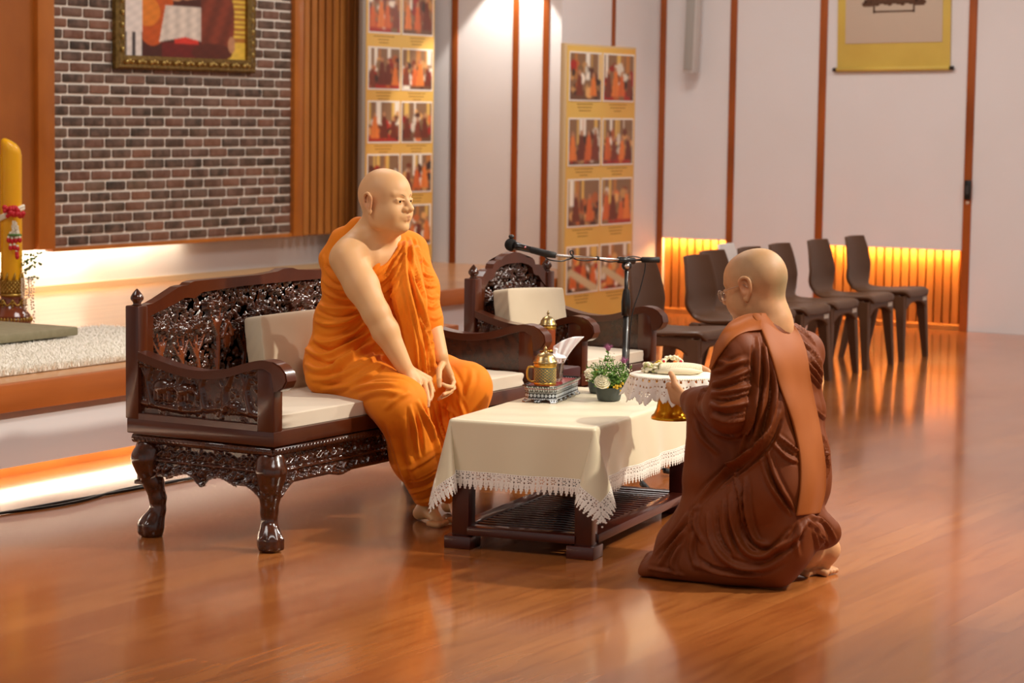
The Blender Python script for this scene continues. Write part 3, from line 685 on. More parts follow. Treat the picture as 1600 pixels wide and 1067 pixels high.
# ================================================================== CARVED SUITE
M_WOODR = mat('rosewood_polished', '#52240f', .28, noise=(6, '#3c180a', .7, 5, (1, .5, .3)), coat=.5, coatr=.12)
M_CARVE = mat('rosewood_carved', '#33180d', .22, noise=(30, '#5c2c14', .5), coat=.6, coatr=.10)
M_CARVEL = mat('rosewood_trunk', '#7a3c1c', .24, coat=.5)
M_LINEN = mat('cushion_linen', '#c9baa0', .8, noise=(6, '#bdad92', .5), bump=(500, .15, .001), sheen=.2)
M_SEAT = mat('seat_linen', '#d8cbb6', .75, noise=(5, '#cdbfa8', .5), bump=(500, .15, .001), sheen=.2)
class Relief:
    """a carved panel as a height field: u along, v up"""
    def __init__(s, W_, H_, step=.004):
        s.W, s.H = W_, H_; s.nu = int(W_/step)+1; s.nv = int(H_/step)+1
        s.u = np.linspace(0, W_, s.nu)[:, None]; s.v = np.linspace(0, H_, s.nv)[None, :]; s.Z = np.zeros((s.nu, s.nv)); s.T = np.zeros((s.nu, s.nv))
    def bump(s, u, v, ru, rv, h, a=0, t=0):
        R_ = max(ru, rv)*1.05; i = (np.abs(s.u[:, 0]-u) < R_); j = (np.abs(s.v[0]-v) < R_)
        if not i.any() or not j.any(): return
        du = s.u[i]-u; dv = s.v[:, j]-v; c, q = math.cos(a), math.sin(a)
        x = (du*c+dv*q)/ru; y = (-du*q+dv*c)/rv; d = np.clip(1-x*x-y*y, 0, 1); z = h*np.sqrt(d)
        ix = np.ix_(i, j); m = z > s.Z[ix]; s.Z[ix] = np.where(m, z, s.Z[ix]); s.T[ix] = np.where(m & (d > 0), t, s.T[ix])
    def line(s, pts, r0, r1, h, t=1):
        pts = catmull([(p[0], p[1], 0) for p in pts], 6) if len(pts) > 2 else [np.array([pts[0][0]+(pts[1][0]-pts[0][0])*k, pts[0][1]+(pts[1][1]-pts[0][1])*k, 0]) for k in np.linspace(0, 1, 12)]
        n = len(pts)
        for k in range(n-1):
            a = pts[k]; b = pts[k+1]; r = r0+(r1-r0)*k/n; m = max(2, int(np.linalg.norm(b-a)/(r*.5)))
            for q in range(m): p = a+(b-a)*q/m; s.bump(p[0], p[1], r, r, h*(.6+.4*(r/r0)), t=t)
    def tree(s, u, v, h, rnd, spread=.07):
        lean = rnd.uniform(-.03, .03); s.line([(u, v), (u+lean*.4+.008, v+h*.35), (u+lean, v+h*.62)], .016, .009, .020)
        tips = []
        for k in range(4):
            a = (k-1.5)*.5+rnd.uniform(-.15, .15); b0 = (u+lean*.7, v+h*.45); e = (u+lean+spread*math.sin(a)*1.1, v+h*.62+.05*math.cos(a)); s.line([b0, e], .007, .004, .017); tips.append(e)
        for e in tips+[(u+lean, v+h*.8)]:
            for k in range(9):
                a = rnd.uniform(0, 2*PI); q = rnd.uniform(.0, .030); cu, cv = e[0]+q*math.cos(a), e[1]+.012+q*.7*math.sin(a)
                hh = rnd.uniform(.014, .028); s.bump(cu, cv, .013, .011, hh, a)
                for w in range(3): s.bump(cu+.008*math.cos(a+2.1*w), cv+.007*math.sin(a+2.1*w), .0045, .0045, hh+.004)
    def leaves(s, n, rnd, v0=0, v1=1, h=.012, r=.012):
        for k in range(n):
            u, v = rnd.uniform(0, s.W), rnd.uniform(v0*s.H, v1*s.H); a = rnd.uniform(0, PI); hh = rnd.uniform(.4, 1)*h
            s.bump(u, v, r*rnd.uniform(.6, 1.2), r*rnd.uniform(.3, .7), hh, a)
    def elephant(s, u, v, k=1, d=1):
        s.bump(u, v+.045*k, .045*k, .030*k, .030, 0, 1); s.bump(u+d*.045*k, v+.052*k, .022*k, .022*k, .034, 0, 1); s.bump(u+d*.032*k, v+.052*k, .012*k, .018*k, .038, 0, 1)
        s.line([(u+d*.062*k, v+.05*k), (u+d*.078*k, v+.03*k), (u+d*.075*k, v+.008*k)], .009*k, .005*k, .03, 1)
        for q in (-.03, -.012, .015, .032): s.line([(u+q*k, v+.03*k), (u+q*k, v)], .010*k, .009*k, .024, 1)
    def build(s, name, place, m, parent, inside=None, ml=None):
        """place(u, v, z) -> xyz arrays"""
        U, V_ = np.broadcast_arrays(s.u, s.v); P = place(U, V_, s.Z); keep = None
        if inside is not None:
            k = inside(U, V_); keep = (k[:-1, :-1] & k[1:, :-1] & k[1:, 1:] & k[:-1, 1:])
        return grid_obj(name, P, [m, ml] if ml else m, parent, keep=keep) if not ml else s._two(name, P, m, ml, parent, keep)
    def _two(s, name, P, m, ml, parent, keep):
        o = grid_obj(name, P, [m, ml], parent, keep=keep); T = (s.T[:-1, :-1]).reshape(-1)
        if keep is not None: T = T[keep.reshape(-1)]
        o.data.polygons.foreach_set('material_index', T.astype(np.int32)); return o
def arm_curve(y0, y1, n=24):
    """top line of the arm: (y, z) from the scroll at the front (y0) to the back (y1)"""
    L_ = y1-y0
    return [(y0+L_*t, z) for t, z in ((0, .676), (.08, .680), (.18, .668), (.34, .640), (.50, .626), (.66, .630), (.82, .648), (1, .676))]
def cushion(name, c, size, M_, m, puff=.3, seed=0, label=None, cat='cushion', group=None, pipe=True):
    """soft box cushion, centred on c, axes scaled by size, turned by M_"""
    bm = bmesh.new(); n = 14
    bmesh.ops.create_cube(bm, size=2); bmesh.ops.subdivide_edges(bm, edges=bm.edges, cuts=n, use_grid_fill=True); r = np.random.RandomState(seed)
    ph = r.uniform(0, 6, 6)
    ax = int(np.argmin(size)); oth = [i for i in range(3) if i != ax]
    for v in bm.verts:
        p = np.array(v.co); q = p.copy()
        e = 1-max(abs(p[oth[0]]), abs(p[oth[1]]))
        edge = np.clip((1-abs(p[oth[0]]))*(1-abs(p[oth[1]])), 0, 1)
        q[ax] = p[ax]*((1-puff)+puff*edge**.35)
        for i in oth: q[i] = p[i]*(1-.035*(1-abs(p[oth[0] if i == oth[1] else oth[1]]))**.5*0-.02*(abs(p[oth[0] if i == oth[1] else oth[1]])**2))
        w = .012*(math.sin(p[oth[0]]*3+ph[0])+math.sin(p[oth[1]]*4+ph[1]+p[oth[0]]*2))
        if abs(p[oth[0]]) > .97: w += .03*math.sin(p[ax]*5+p[oth[1]]*14+ph[2])
        q[ax] += w*.3; q[oth[0]] += w*.35*(abs(p[oth[0]]) > .97)
        v.co = q*np.array(size)/2
    bmesh.ops.transform(bm, matrix=Matrix.Translation(Vector(c)) @ M_.to_4x4(), verts=bm.verts)
    o = from_bm(name, bm, m, None, True); md = o.modifiers.new('soft', 'SUBSURF'); md.levels = 1; md.render_levels = 1
    tag(o, label, cat, group); return o
def leg_profile(front):   # cabriole leg with claw and ball foot; (out, z, r)
    return [(.010, .315, .050), (.022, .285, .052), (.018, .255, .043), (-.002, .20, .036), (-.018, .14, .029), (-.018, .095, .027), (-.006, .065, .033), (.004, .042, .042), (.004, .022, .041), (.0, .004, .030)]
def carved_seat(name, x0, x1, y0, y1, zpost, prof_top, prof_bot, label, cat, seed, seatname, crest, side_depth=.0):
    rnd = np.random.RandomState(seed); xm = (x0+x1)/2
    root = empty(name, (xm, (y0+y1)/2, 0), label=label, cat=cat)
    bt = .055
    # rope moulding + frieze + apron + legs -----------------------------------
    def rail(bm, ins, za, zb, bev): box(bm, x0+ins, x1-ins, y0+ins, y1-ins, za, zb, bev=bev)
    boxo('seat_box', (x0, x1, y0, y1, .378, .432), M_WOODR, root, bev=.004)
    boxo('frieze_block', (x0+.040, x1-.040, y0+.040, y1-.035, .255, .345), M_CARVE, root)
    bm = bmesh.new()
    ins = .018; pts = []
    for (ax, ay), (bx, by) in (((x0+ins, y0+ins), (x1-ins, y0+ins)), ((x0+ins, y0+ins), (x0+ins, y1-.02)), ((x1-ins, y0+ins), (x1-ins, y1-.02))):
        L_ = math.hypot(bx-ax, by-ay); n = int(L_/.020); tube(bm, [(ax, ay, .360), (bx, by, .360)], .0165, 10)
        for k in range(n):
            t = (k+.5)/n; cx_, cy_ = ax+(bx-ax)*t, ay+(by-ay)*t; dx, dy = (bx-ax)/L_, (by-ay)/L_
            Mx = Matrix(((dx, dy, 0), (dy, -dx, 0), (0, 0, 1))).transposed().to_3x3()
            R_ = Matrix(((dx, -dy, 0), (dy, dx, 0), (0, 0, 1))) @ Matrix.Rotation(.75, 3, 'Y')
            sphere(bm, (cx_, cy_, .360), .009, 7, 5, sc=(.9, 2.1, 2.2), M=R_.to_4x4())
    from_bm('rope_moulding', bm, M_CARVE, root, True)
    def apron(W_, place, seed):
        r = Relief(W_, .150, .0035); rr = np.random.RandomState(seed)
        n = int(W_/.045)
        for k in range(n):
            u = (k+.5)*W_/n; s_ = 1 if k % 2 else -1
            r.line([(u-.018, .112), (u-.006*s_, .128), (u+.012, .114), (u+.004, .106)], .006, .003, .013, 0); r.bump(u+.012*s_, .112, .007, .005, .012)
        r.line([(0, .092), (W_, .092)], .006, .006, .012, 0)
        r.leaves(int(W_*520), rr, 0, 1, .010, .009)
        n = int(W_/.038)
        for k in range(n):
            u = (k+.5)*W_/n; a = (k % 2-.5)*1.6
            r.line([(u-.016, .055), (u, .078 if k % 2 else .05), (u+.015, .066)], .007, .004, .016, 0)
            r.bump(u, .062, .009, .006, .018, a); r.bump(u+.015, .075, .006, .004, .016, -a)
            for q in range(5): r.bump(u+rr.uniform(-.018, .018), rr.uniform(.04, .088), .004, .003, .017, rr.uniform(0, 3))
        def bottom(U):
            x = U/W_; e = np.minimum(x, 1-x)*W_
            s_ = np.where(e < .12, .046-.046*np.clip((.12-e)/.07, 0, 1)**1.4, .046)
            c = np.abs(U-W_/2); s_ = s_-.028*np.exp(-(c/.03)**2)-.006*np.cos(np.clip(c/.16, 0, 1)*2*PI)*(c < .16)
            s_ = s_-.012*np.exp(-((c-W_*.27)/.05)**2)
            return s_
        g = bottom(r.u+0*r.v); hgt = r.v-g; r.Z = np.where((hgt > 0) & (hgt < .012), np.maximum(r.Z*.4, .016), r.Z)
        return r.build('apron', place, M_CARVE, root, inside=lambda U, V_: V_ > bottom(U)-.001)
    za = .192
    apron(x1-x0-.06, lambda U, V_, Z: np.stack([x0+.03+U, y0+.034-Z+0*U, za+V_+0*U], -1), seed)
    apron(y1-y0-.05, lambda U, V_, Z: np.stack([x0+.034-Z+0*U, y1-.02-U, za+V_+0*U], -1), seed+1)
    boxo('apron_backing', (x0+.036, x1-.036, y0+.036, y0+.052, .262, .345), M_CARVE, root)
    boxo('apron_backing', (x0+.036, x0+.052, y0+.05, y1-.036, .262, .345), M_CARVE, root)
    for sx, cx_ in ((-1, x0+.055), (1, x1-.055)):
        for sy, cy_ in ((-1, y0+.055), (1, y1-.075)):
            d = np.array([sx, sy, 0])/math.sqrt(2)
            v = Vol((cx_-.10, cy_-.10, 0), (cx_+.10, cy_+.10, .35), .0045)
            pr = leg_profile(0)
            for (o0, z0, r0), (o1, z1, r1_) in zip(pr[:-1], pr[1:]): v.cone(np.array([cx_, cy_, z0])+d*o0, r0*1.04, np.array([cx_, cy_, z1])+d*o1, r1_*1.04, .012)
            for q in (-.9, -.3, .3, .9):       # claws over the ball
                a = math.atan2(d[1], d[0])+q; e = np.array([math.cos(a), math.sin(a), 0])
                c_ = np.array([cx_, cy_, 0]); v.cone(c_+e*.020+[0, 0, .075], .011, c_+e*.046+[0, 0, .045], .010, .006); v.cone(c_+e*.046+[0, 0, .045], .010, c_+e*.050+[0, 0, .014], .007, .005)
            for q in range(26):                # acanthus lumps on the knee
                a = math.atan2(d[1], d[0])+rnd.uniform(-1.3, 1.3); z = rnd.uniform(.2, .33); e = np.array([math.cos(a), math.sin(a), 0])
                rr = np.interp(z, [.2, .255, .33], [.035, .045, .048]); v.ell(np.array([cx_, cy_, z])+d*.012+e*rr*.9, (.009, .006, .012), None, .004)
            V_, F_ = v.surface(); V_[:, 2] = np.maximum(V_[:, 2], 0.0)
            from_np('leg', smooth_np(V_, F_, 1), F_, M_CARVE, root)
    # arms -------------------------------------------------------------------
    ac = [np.array([a, b, 0]) for a, b in arm_curve(y0, y1-.05)]; cv = [(p[0], p[1]) for p in catmull(ac, 5)]
    for sx, xa in ((-1, x0), (1, x1-.052)):
        xb = xa+.052; xo = xa if sx < 0 else xb; xi = xb if sx < 0 else xa
        boxo('arm_post', (xa, xb, y0, y0+.072, .43, .66), M_WOODR, root, bev=.004)
        boxo('arm_rail', (xa, xb, y0+.07, y1-.05, .43, .452), M_WOODR, root)
        bm = bmesh.new()
        up = [(y, z) for y, z in cv]; lo = [(y, z-.030) for y, z in cv if y > y0+.02]
        curl = [(y0-.028, .664), (y0-.052, .640), (y0-.058, .612), (y0-.045, .588), (y0-.022, .574), (y0+.002, .572)]
        prism(bm, up[::-1]+curl+[(y0+.004, .64)]+lo, 'x', xa-.006, xb+.006)
        r_ = bmesh.ops.bevel(bm, geom=[e for e in bm.edges if abs(e.verts[0].co.x-e.verts[1].co.x) < 1e-5], offset=.005, segments=2, affect='EDGES')
        bmesh.ops.triangulate(bm, faces=[f for f in bm.faces if len(f.verts) > 4])
        from_bm('armrest', bm, M_WOODR, root, True, 35)
        topz = lambda Y: np.interp(Y, [p[0] for p in cv], [p[1] for p in cv])
        bm = bmesh.new(); pts = [(y0+.07, .45)]+[(y, z-.02) for y, z in cv if y > y0+.07]+[(y1-.05, .45)]
        prism(bm, pts, 'x', xa+.020, xb-.020); bmesh.ops.triangulate(bm, faces=[f for f in bm.faces if len(f.verts) > 4]); from_bm('arm_panel', bm, M_WOODR if cat == 'x' else M_CARVE, root)
        if sx < 0:
            W_ = y1-.05-y0-.07; r = Relief(W_, .24, .0035); rr = np.random.RandomState(seed+5)
            r.leaves(160, rr, 0, 1, .008, .010)
            for k in range(5): r.tree(W_*(.08+.2*k)+rr.uniform(-.02, .02), .04, .17+.02*(k % 2), rr, .035)
            r.elephant(W_*.80, .055, 1.0, -1); r.elephant(W_*.62, .06, .8, -1); r.elephant(W_*.20, .03, .55, 1)
            r.line([(0, .03), (W_*.3, .045), (W_*.6, .025), (W_, .04)], .012, .012, .012, 0)
            r.build('arm_relief', lambda U, V_, Z: np.stack([xa+.018-Z*.75+0*U, y0+.07+U, .452+V_+0*U], -1), M_CARVE, root, inside=lambda U, V_: V_+.452 < topz(y0+.07+U)-.022)
    # back -------------------------------------------------------------------
    pw = .055
    for xa in (x0-.002, x1-pw+.002):
        boxo('back_post', (xa, xa+pw, y1-pw, y1+.005, .43, zpost), M_WOODR, root, bev=.005)
        bm = bmesh.new(); lathe(bm, [(.020, 0), (.014, .006), (.016, .012), (.024, .022), (.024, .030), (.016, .044), (.006, .056), (.0, .062)], 20, (xa+pw/2, y1-pw/2, zpost)); from_bm('finial', bm, M_CARVE, root, True)
    bm = bmesh.new()
    top = prof_top+[(2*xm-x, z) for x, z in prof_top[::-1]]; bot = prof_bot+[(2*xm-x, z) for x, z in prof_bot[::-1]]
    prism(bm, top+bot[::-1], 'y', y1-.045, y1-.004)
    bmesh.ops.triangulate(bm, faces=[f for f in bm.faces if len(f.verts) > 4]); from_bm('crest_rail', bm, M_WOODR, root)
    bx = [p[0] for p in bot]; bz = [p[1] for p in bot]
    for sx in (-1, 1):
        xe = x0+pw if sx < 0 else x1-pw-.045; boxo('back_stile', (xe-.002, xe+.047, y1-.040, y1-.008, .43, zpost-.045), M_WOODR, root)
    boxo('back_rail', (x0+pw, x1-pw, y1-.045, y1-.006, .43, .475), M_WOODR, root)
    W_ = x1-x0-2*pw-.08; r = Relief(W_, max(bz)-.47+.01, .0038); rr = np.random.RandomState(seed+9); H_ = r.H
    r.leaves(int(1500*W_), rr, 0, 1, .012, .013)
    nt = max(3, int(W_/.115))
    for k in range(nt): r.tree(W_*(k+.5)/nt+rr.uniform(-.02, .02), H_*rr.uniform(.02, .25), H_*rr.uniform(.62, .78), rr)
    for k in range(nt*2): 
        u = rr.uniform(0, W_); v = rr.uniform(.7, .95)*H_
        for q in range(10): r.bump(u+rr.uniform(-.03, .03), v+rr.uniform(-.015, .015), .010, .009, rr.uniform(.014, .026))
    if W_ > 1: r.elephant(W_*.16, .0, 1.1); r.elephant(W_*.31, .01, .9, -1)
    for k in range(3): u = W_*(.28+.22*k); r.line([(u-.03, .22), (u, .27), (u+.03, .22)], .012, .012, .018, 1); r.bump(u, .20, .028, .035, .014, 0, 1)
    xs0 = x0+pw+.04
    r.build('back_relief', lambda U, V_, Z: np.stack([xs0+U, y1-.018-Z+0*U, .47+V_+0*U], -1), M_CARVE, root,
            inside=lambda U, V_: V_+.47 < np.interp(xs0+U, bx, bz)+.004, ml=M_CARVEL)
    bm = bmesh.new(); prism(bm, [(x0+pw, .45)]+[(p[0], p[1]+.02) for p in bot]+[(x1-pw, .45)], 'y', y1-.018, y1-.008)
    bmesh.ops.triangulate(bm, faces=[f for f in bm.faces if len(f.verts) > 4]); from_bm('back_panel', bm, M_CARVE, root)
    return root
SX0, SX1, SY0, SY1 = 6.585, 8.425, 4.845, 5.50
pt = [(6.635, .79), (6.635, .838), (6.68, .842), (6.725, .856), (6.791, .880), (6.828, .893), (6.85, .896), (6.881, .896), (6.896, .905), (6.92, .909), (6.949, .910), (7.20, .911), (7.32, .912), (7.435, .919), (7.475, .928), (7.505, .928)]
pb = [(6.635, .78), (6.675, .800), (6.75, .818), (6.818, .836), (6.86, .850), (6.885, .850), (6.923, .845), (6.945, .858), (6.969, .866), (7.204, .875), (7.45, .876), (7.505, .876)]
carved_seat('carved_sofa', SX0, SX1, SY0, SY1, .838, pt, pb, 'long dark carved rosewood sofa that the monk in orange sits on', 'sofa', 11, 'seat', .92)
AX0, AX1, AY0, AY1 = 8.86, 9.56, 4.885, 5.48
am = (AX0+AX1)/2
pt = [(AX0+.05, .76), (AX0+.05, .812), (AX0+.075, .822), (AX0+.10, .842), (AX0+.115, .850), (AX0+.16, .852), (AX0+.17, .872), (AX0+.19, .884), (AX0+.235, .888), (AX0+.26, .902), (AX0+.30, .912), (am, .918)]
pb = [(AX0+.05, .74), (AX0+.10, .775), (AX0+.13, .80), (AX0+.155, .803), (AX0+.175, .812), (AX0+.19, .84), (AX0+.225, .855), (AX0+.28, .866), (am, .868)]
carved_seat('carved_armchair', AX0, AX1, AY0, AY1, .815, pt, pb, 'dark carved rosewood armchair behind the microphone stand', 'armchair', 31, 'seat', .9)
# cushions
I3 = Matrix.Identity(3)
cushion('seat_cushion', (7.505, 5.135, .458), (1.72, .56, .060), I3, M_SEAT, .10, 1, 'long cream seat cushion on the carved sofa')
cushion('back_cushion', (7.40, 5.345, .620), (.50, .11, .30), Matrix.Rotation(-.16, 3, 'X'), M_LINEN, .25, 2, 'beige box cushion leaning on the sofa back left of the monk')
cushion('seat_cushion', (am, 5.155, .458), (.58, .50, .055), I3, M_SEAT, .10, 3, 'cream seat cushion on the carved armchair')
cushion('back_cushion', (am-.02, 5.33, .62), (.50, .11, .28), Matrix.Rotation(-.16, 3, 'X') @ Matrix.Rotation(.05, 3, 'Y'), M_LINEN, .25, 4, 'beige box cushion standing on the carved armchair')
# side table between sofa and armchair, with lidded canister on a pearl-inlaid stand
t = empty('side_table', (8.665, 5.12, 0), label='small dark side table between the sofa arm and the armchair', cat='side table')
boxo('tabletop', (8.535, 8.795, 4.93, 5.35, .455, .485), M_WOODR, t, bev=.004); boxo('apron', (8.55, 8.78, 4.945, 5.335, .40, .455), M_CARVE, t)
for x in (8.55, 8.755):
    for y in (4.945, 5.305): boxo('leg', (x, x+.025, y, y+.025, 0, .40), M_WOODR, t)

# plastic stacking chairs -------------------------------------------------
M_PLB = mat('plastic_brown', '#5e3f29', .42, spec=.4, noise=(200, '#50341f', .3)); M_PLD = mat('plastic_brown_inner', '#2e1e16', .5); M_TAG = mat('paper_tag', '#cfc6b8', .7); M_PLW = mat('plastic_white', '#e4ddd6', .4)
def plastic_chair(name, mshell, mleg, label, cat='chair', group=None, tagm=True):
    """front faces -y; origin on the floor under the seat"""
    root = empty(name, (0, 0, 0), label=label, cat=cat, group=group)
    # one-piece shell: seat plate flowing into a shield-shaped back
    prof = catmull([(-.225, .405), (-.22, .425), (-.20, .436), (-.10, .432), (.03, .424), (.13, .430), (.18, .46), (.205, .52), (.215, .60), (.232, .70), (.252, .775)], 5)
    hw = catmull([(0, .15), (.05, .20), (.15, .215), (.30, .205), (.42, .19), (.50, .150), (.57, .142), (.65, .185), (.78, .188), (.93, .165), (1, .150)], 5)
    hw = np.array(hw); prof = np.array(prof); n = len(prof)
    L_ = np.concatenate([[0], np.cumsum(np.linalg.norm(np.diff(prof, axis=0), axis=1))]); L_ /= L_[-1]
    nv = 15; s = np.linspace(-1, 1, nv); P = np.zeros((n, nv, 3))
    for i in range(n):
        w = np.interp(L_[i], hw[:, 0], hw[:, 1]); y, z = prof[i]; b = np.clip((L_[i]-.55)/.2, 0, 1)
        P[i, :, 0] = s*w; P[i, :, 1] = y-b*.03*s**2; P[i, :, 2] = z+(1-b)*(.010*np.abs(s)**3-.012*np.clip(np.abs(s)-.85, 0, 1)/.15)
    o = grid_obj('seat_shell', P, mshell, root); md = o.modifiers.new('thick', 'SOLIDIFY'); md.thickness = .016; md.offset = -1
    o2 = o.modifiers.new('b', 'BEVEL'); o2.width = .004; o2.segments = 2; o2.limit_method = 'ANGLE'
    # skirts under the seat with arched cut-outs
    def skirt(p0, p1, h, nm, arch):
        p0 = np.array(p0, float); p1 = np.array(p1, float); m = 22; Q = np.zeros((m, 6, 3))
        for i in range(m):
            t = i/(m-1); c = p0+(p1-p0)*t; e = abs(2*t-1); d = h*(arch+(1-arch)*e**3)
            for j in range(6): Q[i, j] = (c[0], c[1], .428-.006-d*j/5)
        s_ = grid_obj(nm, Q, mshell, root); md = s_.modifiers.new('t', 'SOLIDIFY'); md.thickness = .010
    skirt((-.185, -.212), (.185, -.212), .11, 'front_skirt', .45); skirt((-.205, -.19), (-.185, .15), .13, 'side_skirt', .4); skirt((.205, -.19), (.185, .15), .13, 'side_skirt', .4)
    for sx in (-1, 1):
        for (ya, yb, w0) in ((-.185, -.215, .062), (.12, .20, .060)):
            bm = bmesh.new(); rings = []
            for t in np.linspace(0, 1, 7):
                z = .415*(1-t); w = w0*(1-.50*t); cx_ = sx*(.178+.032*t); cy_ = ya+(yb-ya)*t; th = w*.55
                rings.append([bm.verts.new((cx_+a*w/2, cy_+b*w/2, z)) for a, b in ((-1, -1), (-.2, -1.15), (1, -1), (1.1, 0), (1, 1), (-.2, 1.1), (-1, 1), (-1, 0))])
            for a, b in zip(rings[:-1], rings[1:]):
                for k in range(8): bm.faces.new((a[k], a[(k+1) % 8], b[(k+1) % 8], b[k]))
            bm.faces.new(rings[0]); bm.faces.new(rings[-1][::-1])
            from_bm('leg', bm, mleg, root, True, 50)
    if tagm: boxo('paper_tag', (.115, .18, -.224, -.219, .372, .398), M_TAG, root)
    return root
ch = [(14.36, 5.70, 0, 'brown plastic chair nearest the wide lit niche, right end of the row'),
      (13.76, 5.70, 0, 'brown plastic chair second from the right end of the row'),
      (13.16, 5.69, .01, 'brown plastic chair whose tall back shows just right of the shaved head in brown'),
      (12.66, 5.66, 0, 'brown plastic chair mostly hidden behind the shaved head in brown'),
      (12.20, 5.68, -.02, 'brown plastic chair tucked behind the nearer one, left of the spectacles'),
      (11.74, 5.55, 0, 'brown plastic chair directly left of the kneeling monk, large seat in view'),
      (10.92, 5.46, 0, 'brown plastic chair behind the microphone stand and armchair arm')]
c0 = plastic_chair('plastic_chair', M_PLB, M_PLB, ch[0][3], group=None)
dark = M_PLD
for i, (x, y, rz, lb) in enumerate(ch):
    c = c0 if i == 0 else copy_tree(c0); c.location = (x, y, 0); c.rotation_euler = (0, 0, rz); c['label'] = lb; c['group'] = 'brown plastic chairs in a row'
wc = plastic_chair('plastic_chair', M_PLW, M_PLW, 'white plastic chair standing behind the row of brown chairs', tagm=False); wc.location = (13.80, 6.36, 0); wc.scale = (.93, .93, .93); wc.rotation_euler = (0, 0, .10)
# ================================================================== TABLE GROUP
TA = math.radians(8.7); TC = np.array([7.145, 3.890]); TL, TW, TZ = 1.12, .53, .462
def tp(u, v): return (TC[0]+u*math.cos(TA)-v*math.sin(TA), TC[1]+u*math.sin(TA)+v*math.cos(TA))
TM = Matrix.Translation((TC[0], TC[1], 0)) @ Matrix.Rotation(TA, 4, 'Z')
M_MAHO = mat('mahogany', '#48190f', .28, noise=(6, '#331009', .7, 5, (.3, 1, 1)), coat=.5)
tb = empty('coffee_table', tuple(tp(TL/2, TW/2))+(0,), label='low dark mahogany table with slatted shelf under a cream cloth', cat='table')
boxo('tabletop', (-.005, TL+.005, -.005, TW+.005, TZ-.035, TZ-.002), M_MAHO, tb, bev=.004, M=TM)
for u in (0, TL-.065):
    for v in (0, TW-.065):
        boxo('leg', (u, u+.065, v, v+.065, .045, TZ-.035), M_MAHO, tb, bev=.004, M=TM)
        boxo('foot', (u-.012, u+.09, v-.012, v+.09, 0, .046), M_MAHO, tb, bev=.004, M=TM)
for v0, v1 in ((-.006, .055), (TW-.055, TW+.006)): boxo('shelf_rail', (.06, TL-.06, v0, v1, .05, .082), M_MAHO, tb, bev=.004, M=TM)
for u0, u1 in ((-.006, .055), (TL-.055, TL+.006)): boxo('shelf_rail', (u0, u1, .06, TW-.06, .05, .082), M_MAHO, tb, bev=.004, M=TM)
for k in range(22):
    u = .072+(TL-.144)*k/21; boxo('slat', (u-.013, u+.013, .05, TW-.05, .058, .078), M_MAHO, tb, bev=.003, M=TM)
OV, LW = .255, .066
def cloth_map(u, v):
    """cloth-plane point (table frame, overhang beyond the edges) -> draped 3-D point"""
    du = np.where(u < 0, -u, np.where(u > TL, u-TL, 0)); dv = np.where(v < 0, -v, np.where(v > TW, v-TW, 0))
    su = np.where(u < TL/2, -1, 1); sv = np.where(v < TW/2, -1, 1)
    cu = np.clip(u, 0, TL); cv = np.clip(v, 0, TW)
    r = np.hypot(du, dv); th = np.arctan2(dv, np.maximum(du, 1e-9)); corner = (du > 0) & (dv > 0)
    rb = .014                                                        # soft bend over the edge
    a = np.minimum(r/rb, PI/2); hang = np.maximum(r-rb*PI/2, 0)
    out = rb*np.sin(a); z = -rb*(1-np.cos(a))-hang
    flare = .045*hang+.17*hang*np.sin(2*th)**2*corner
    # slow waves along the straight runs
    s_ = np.where(dv > 0, cu, cv+1.7)
    wave = hang*(.050*np.sin(s_*13+1.)+.03*np.sin(s_*29+2))*(~corner)
    wave = wave+hang*(~corner)*(.16*np.exp(-np.minimum(np.where(dv > 0, np.minimum(cu, TL-cu), np.minimum(cv, TW-cv)), 9)/.05))*.3
    o = out+flare+np.maximum(wave, -out+.002*0-.02)
    ang_u = np.where(corner, np.cos(th), (du > 0)*1.); ang_v = np.where(corner, np.sin(th), (dv > 0)*1.)
    # flute: the surplus of a corner gathers towards the diagonal
    th2 = np.where(corner, PI/4+(th-PI/4)*(1-.0*hang), 0)
    gx = np.where(corner, -.55*hang*np.sin(4*th)*.45, 0)
    pu = cu+su*(o*ang_u - gx*np.sin(th)); pv = cv+sv*(o*ang_v + gx*np.cos(th))
    z = z*np.where(corner, 1-.03*np.sin(2*th)**2, 1)
    zt = TZ+.003+z+.0012*np.sin(u*31+v*9)*(r <= 0)
    c, s = math.cos(TA), math.sin(TA)
    return np.stack([TC[0]+pu*c-pv*s, TC[1]+pu*s+pv*c, zt], -1)
tc_ = empty('tablecloth', tuple(tp(TL/2, TW/2))+(TZ,), label='cream satin tablecloth with white lace border draped over the low table', cat='tablecloth')
M_SATIN = mat('satin_cream', '#e6dcbc', .36, spec=.5, noise=(3, '#dfd3ae', .4), sheen=.3)
M_LACE = mat('lace_white', '#f0eade', .8)
st_ = .006; e = OV-LW+.003
us = np.arange(-e, TL+e+1e-6, (TL+2*e)/round((TL+2*e)/st_)); vs_ = np.arange(-e, TW+e+1e-6, (TW+2*e)/round((TW+2*e)/st_))
U_, V__ = np.meshgrid(us, vs_, indexing='ij'); o = grid_obj('satin', cloth_map(U_, V__), M_SATIN, tc_)
md = o.modifiers.new('t', 'SOLIDIFY'); md.thickness = .0015; md.offset = -1
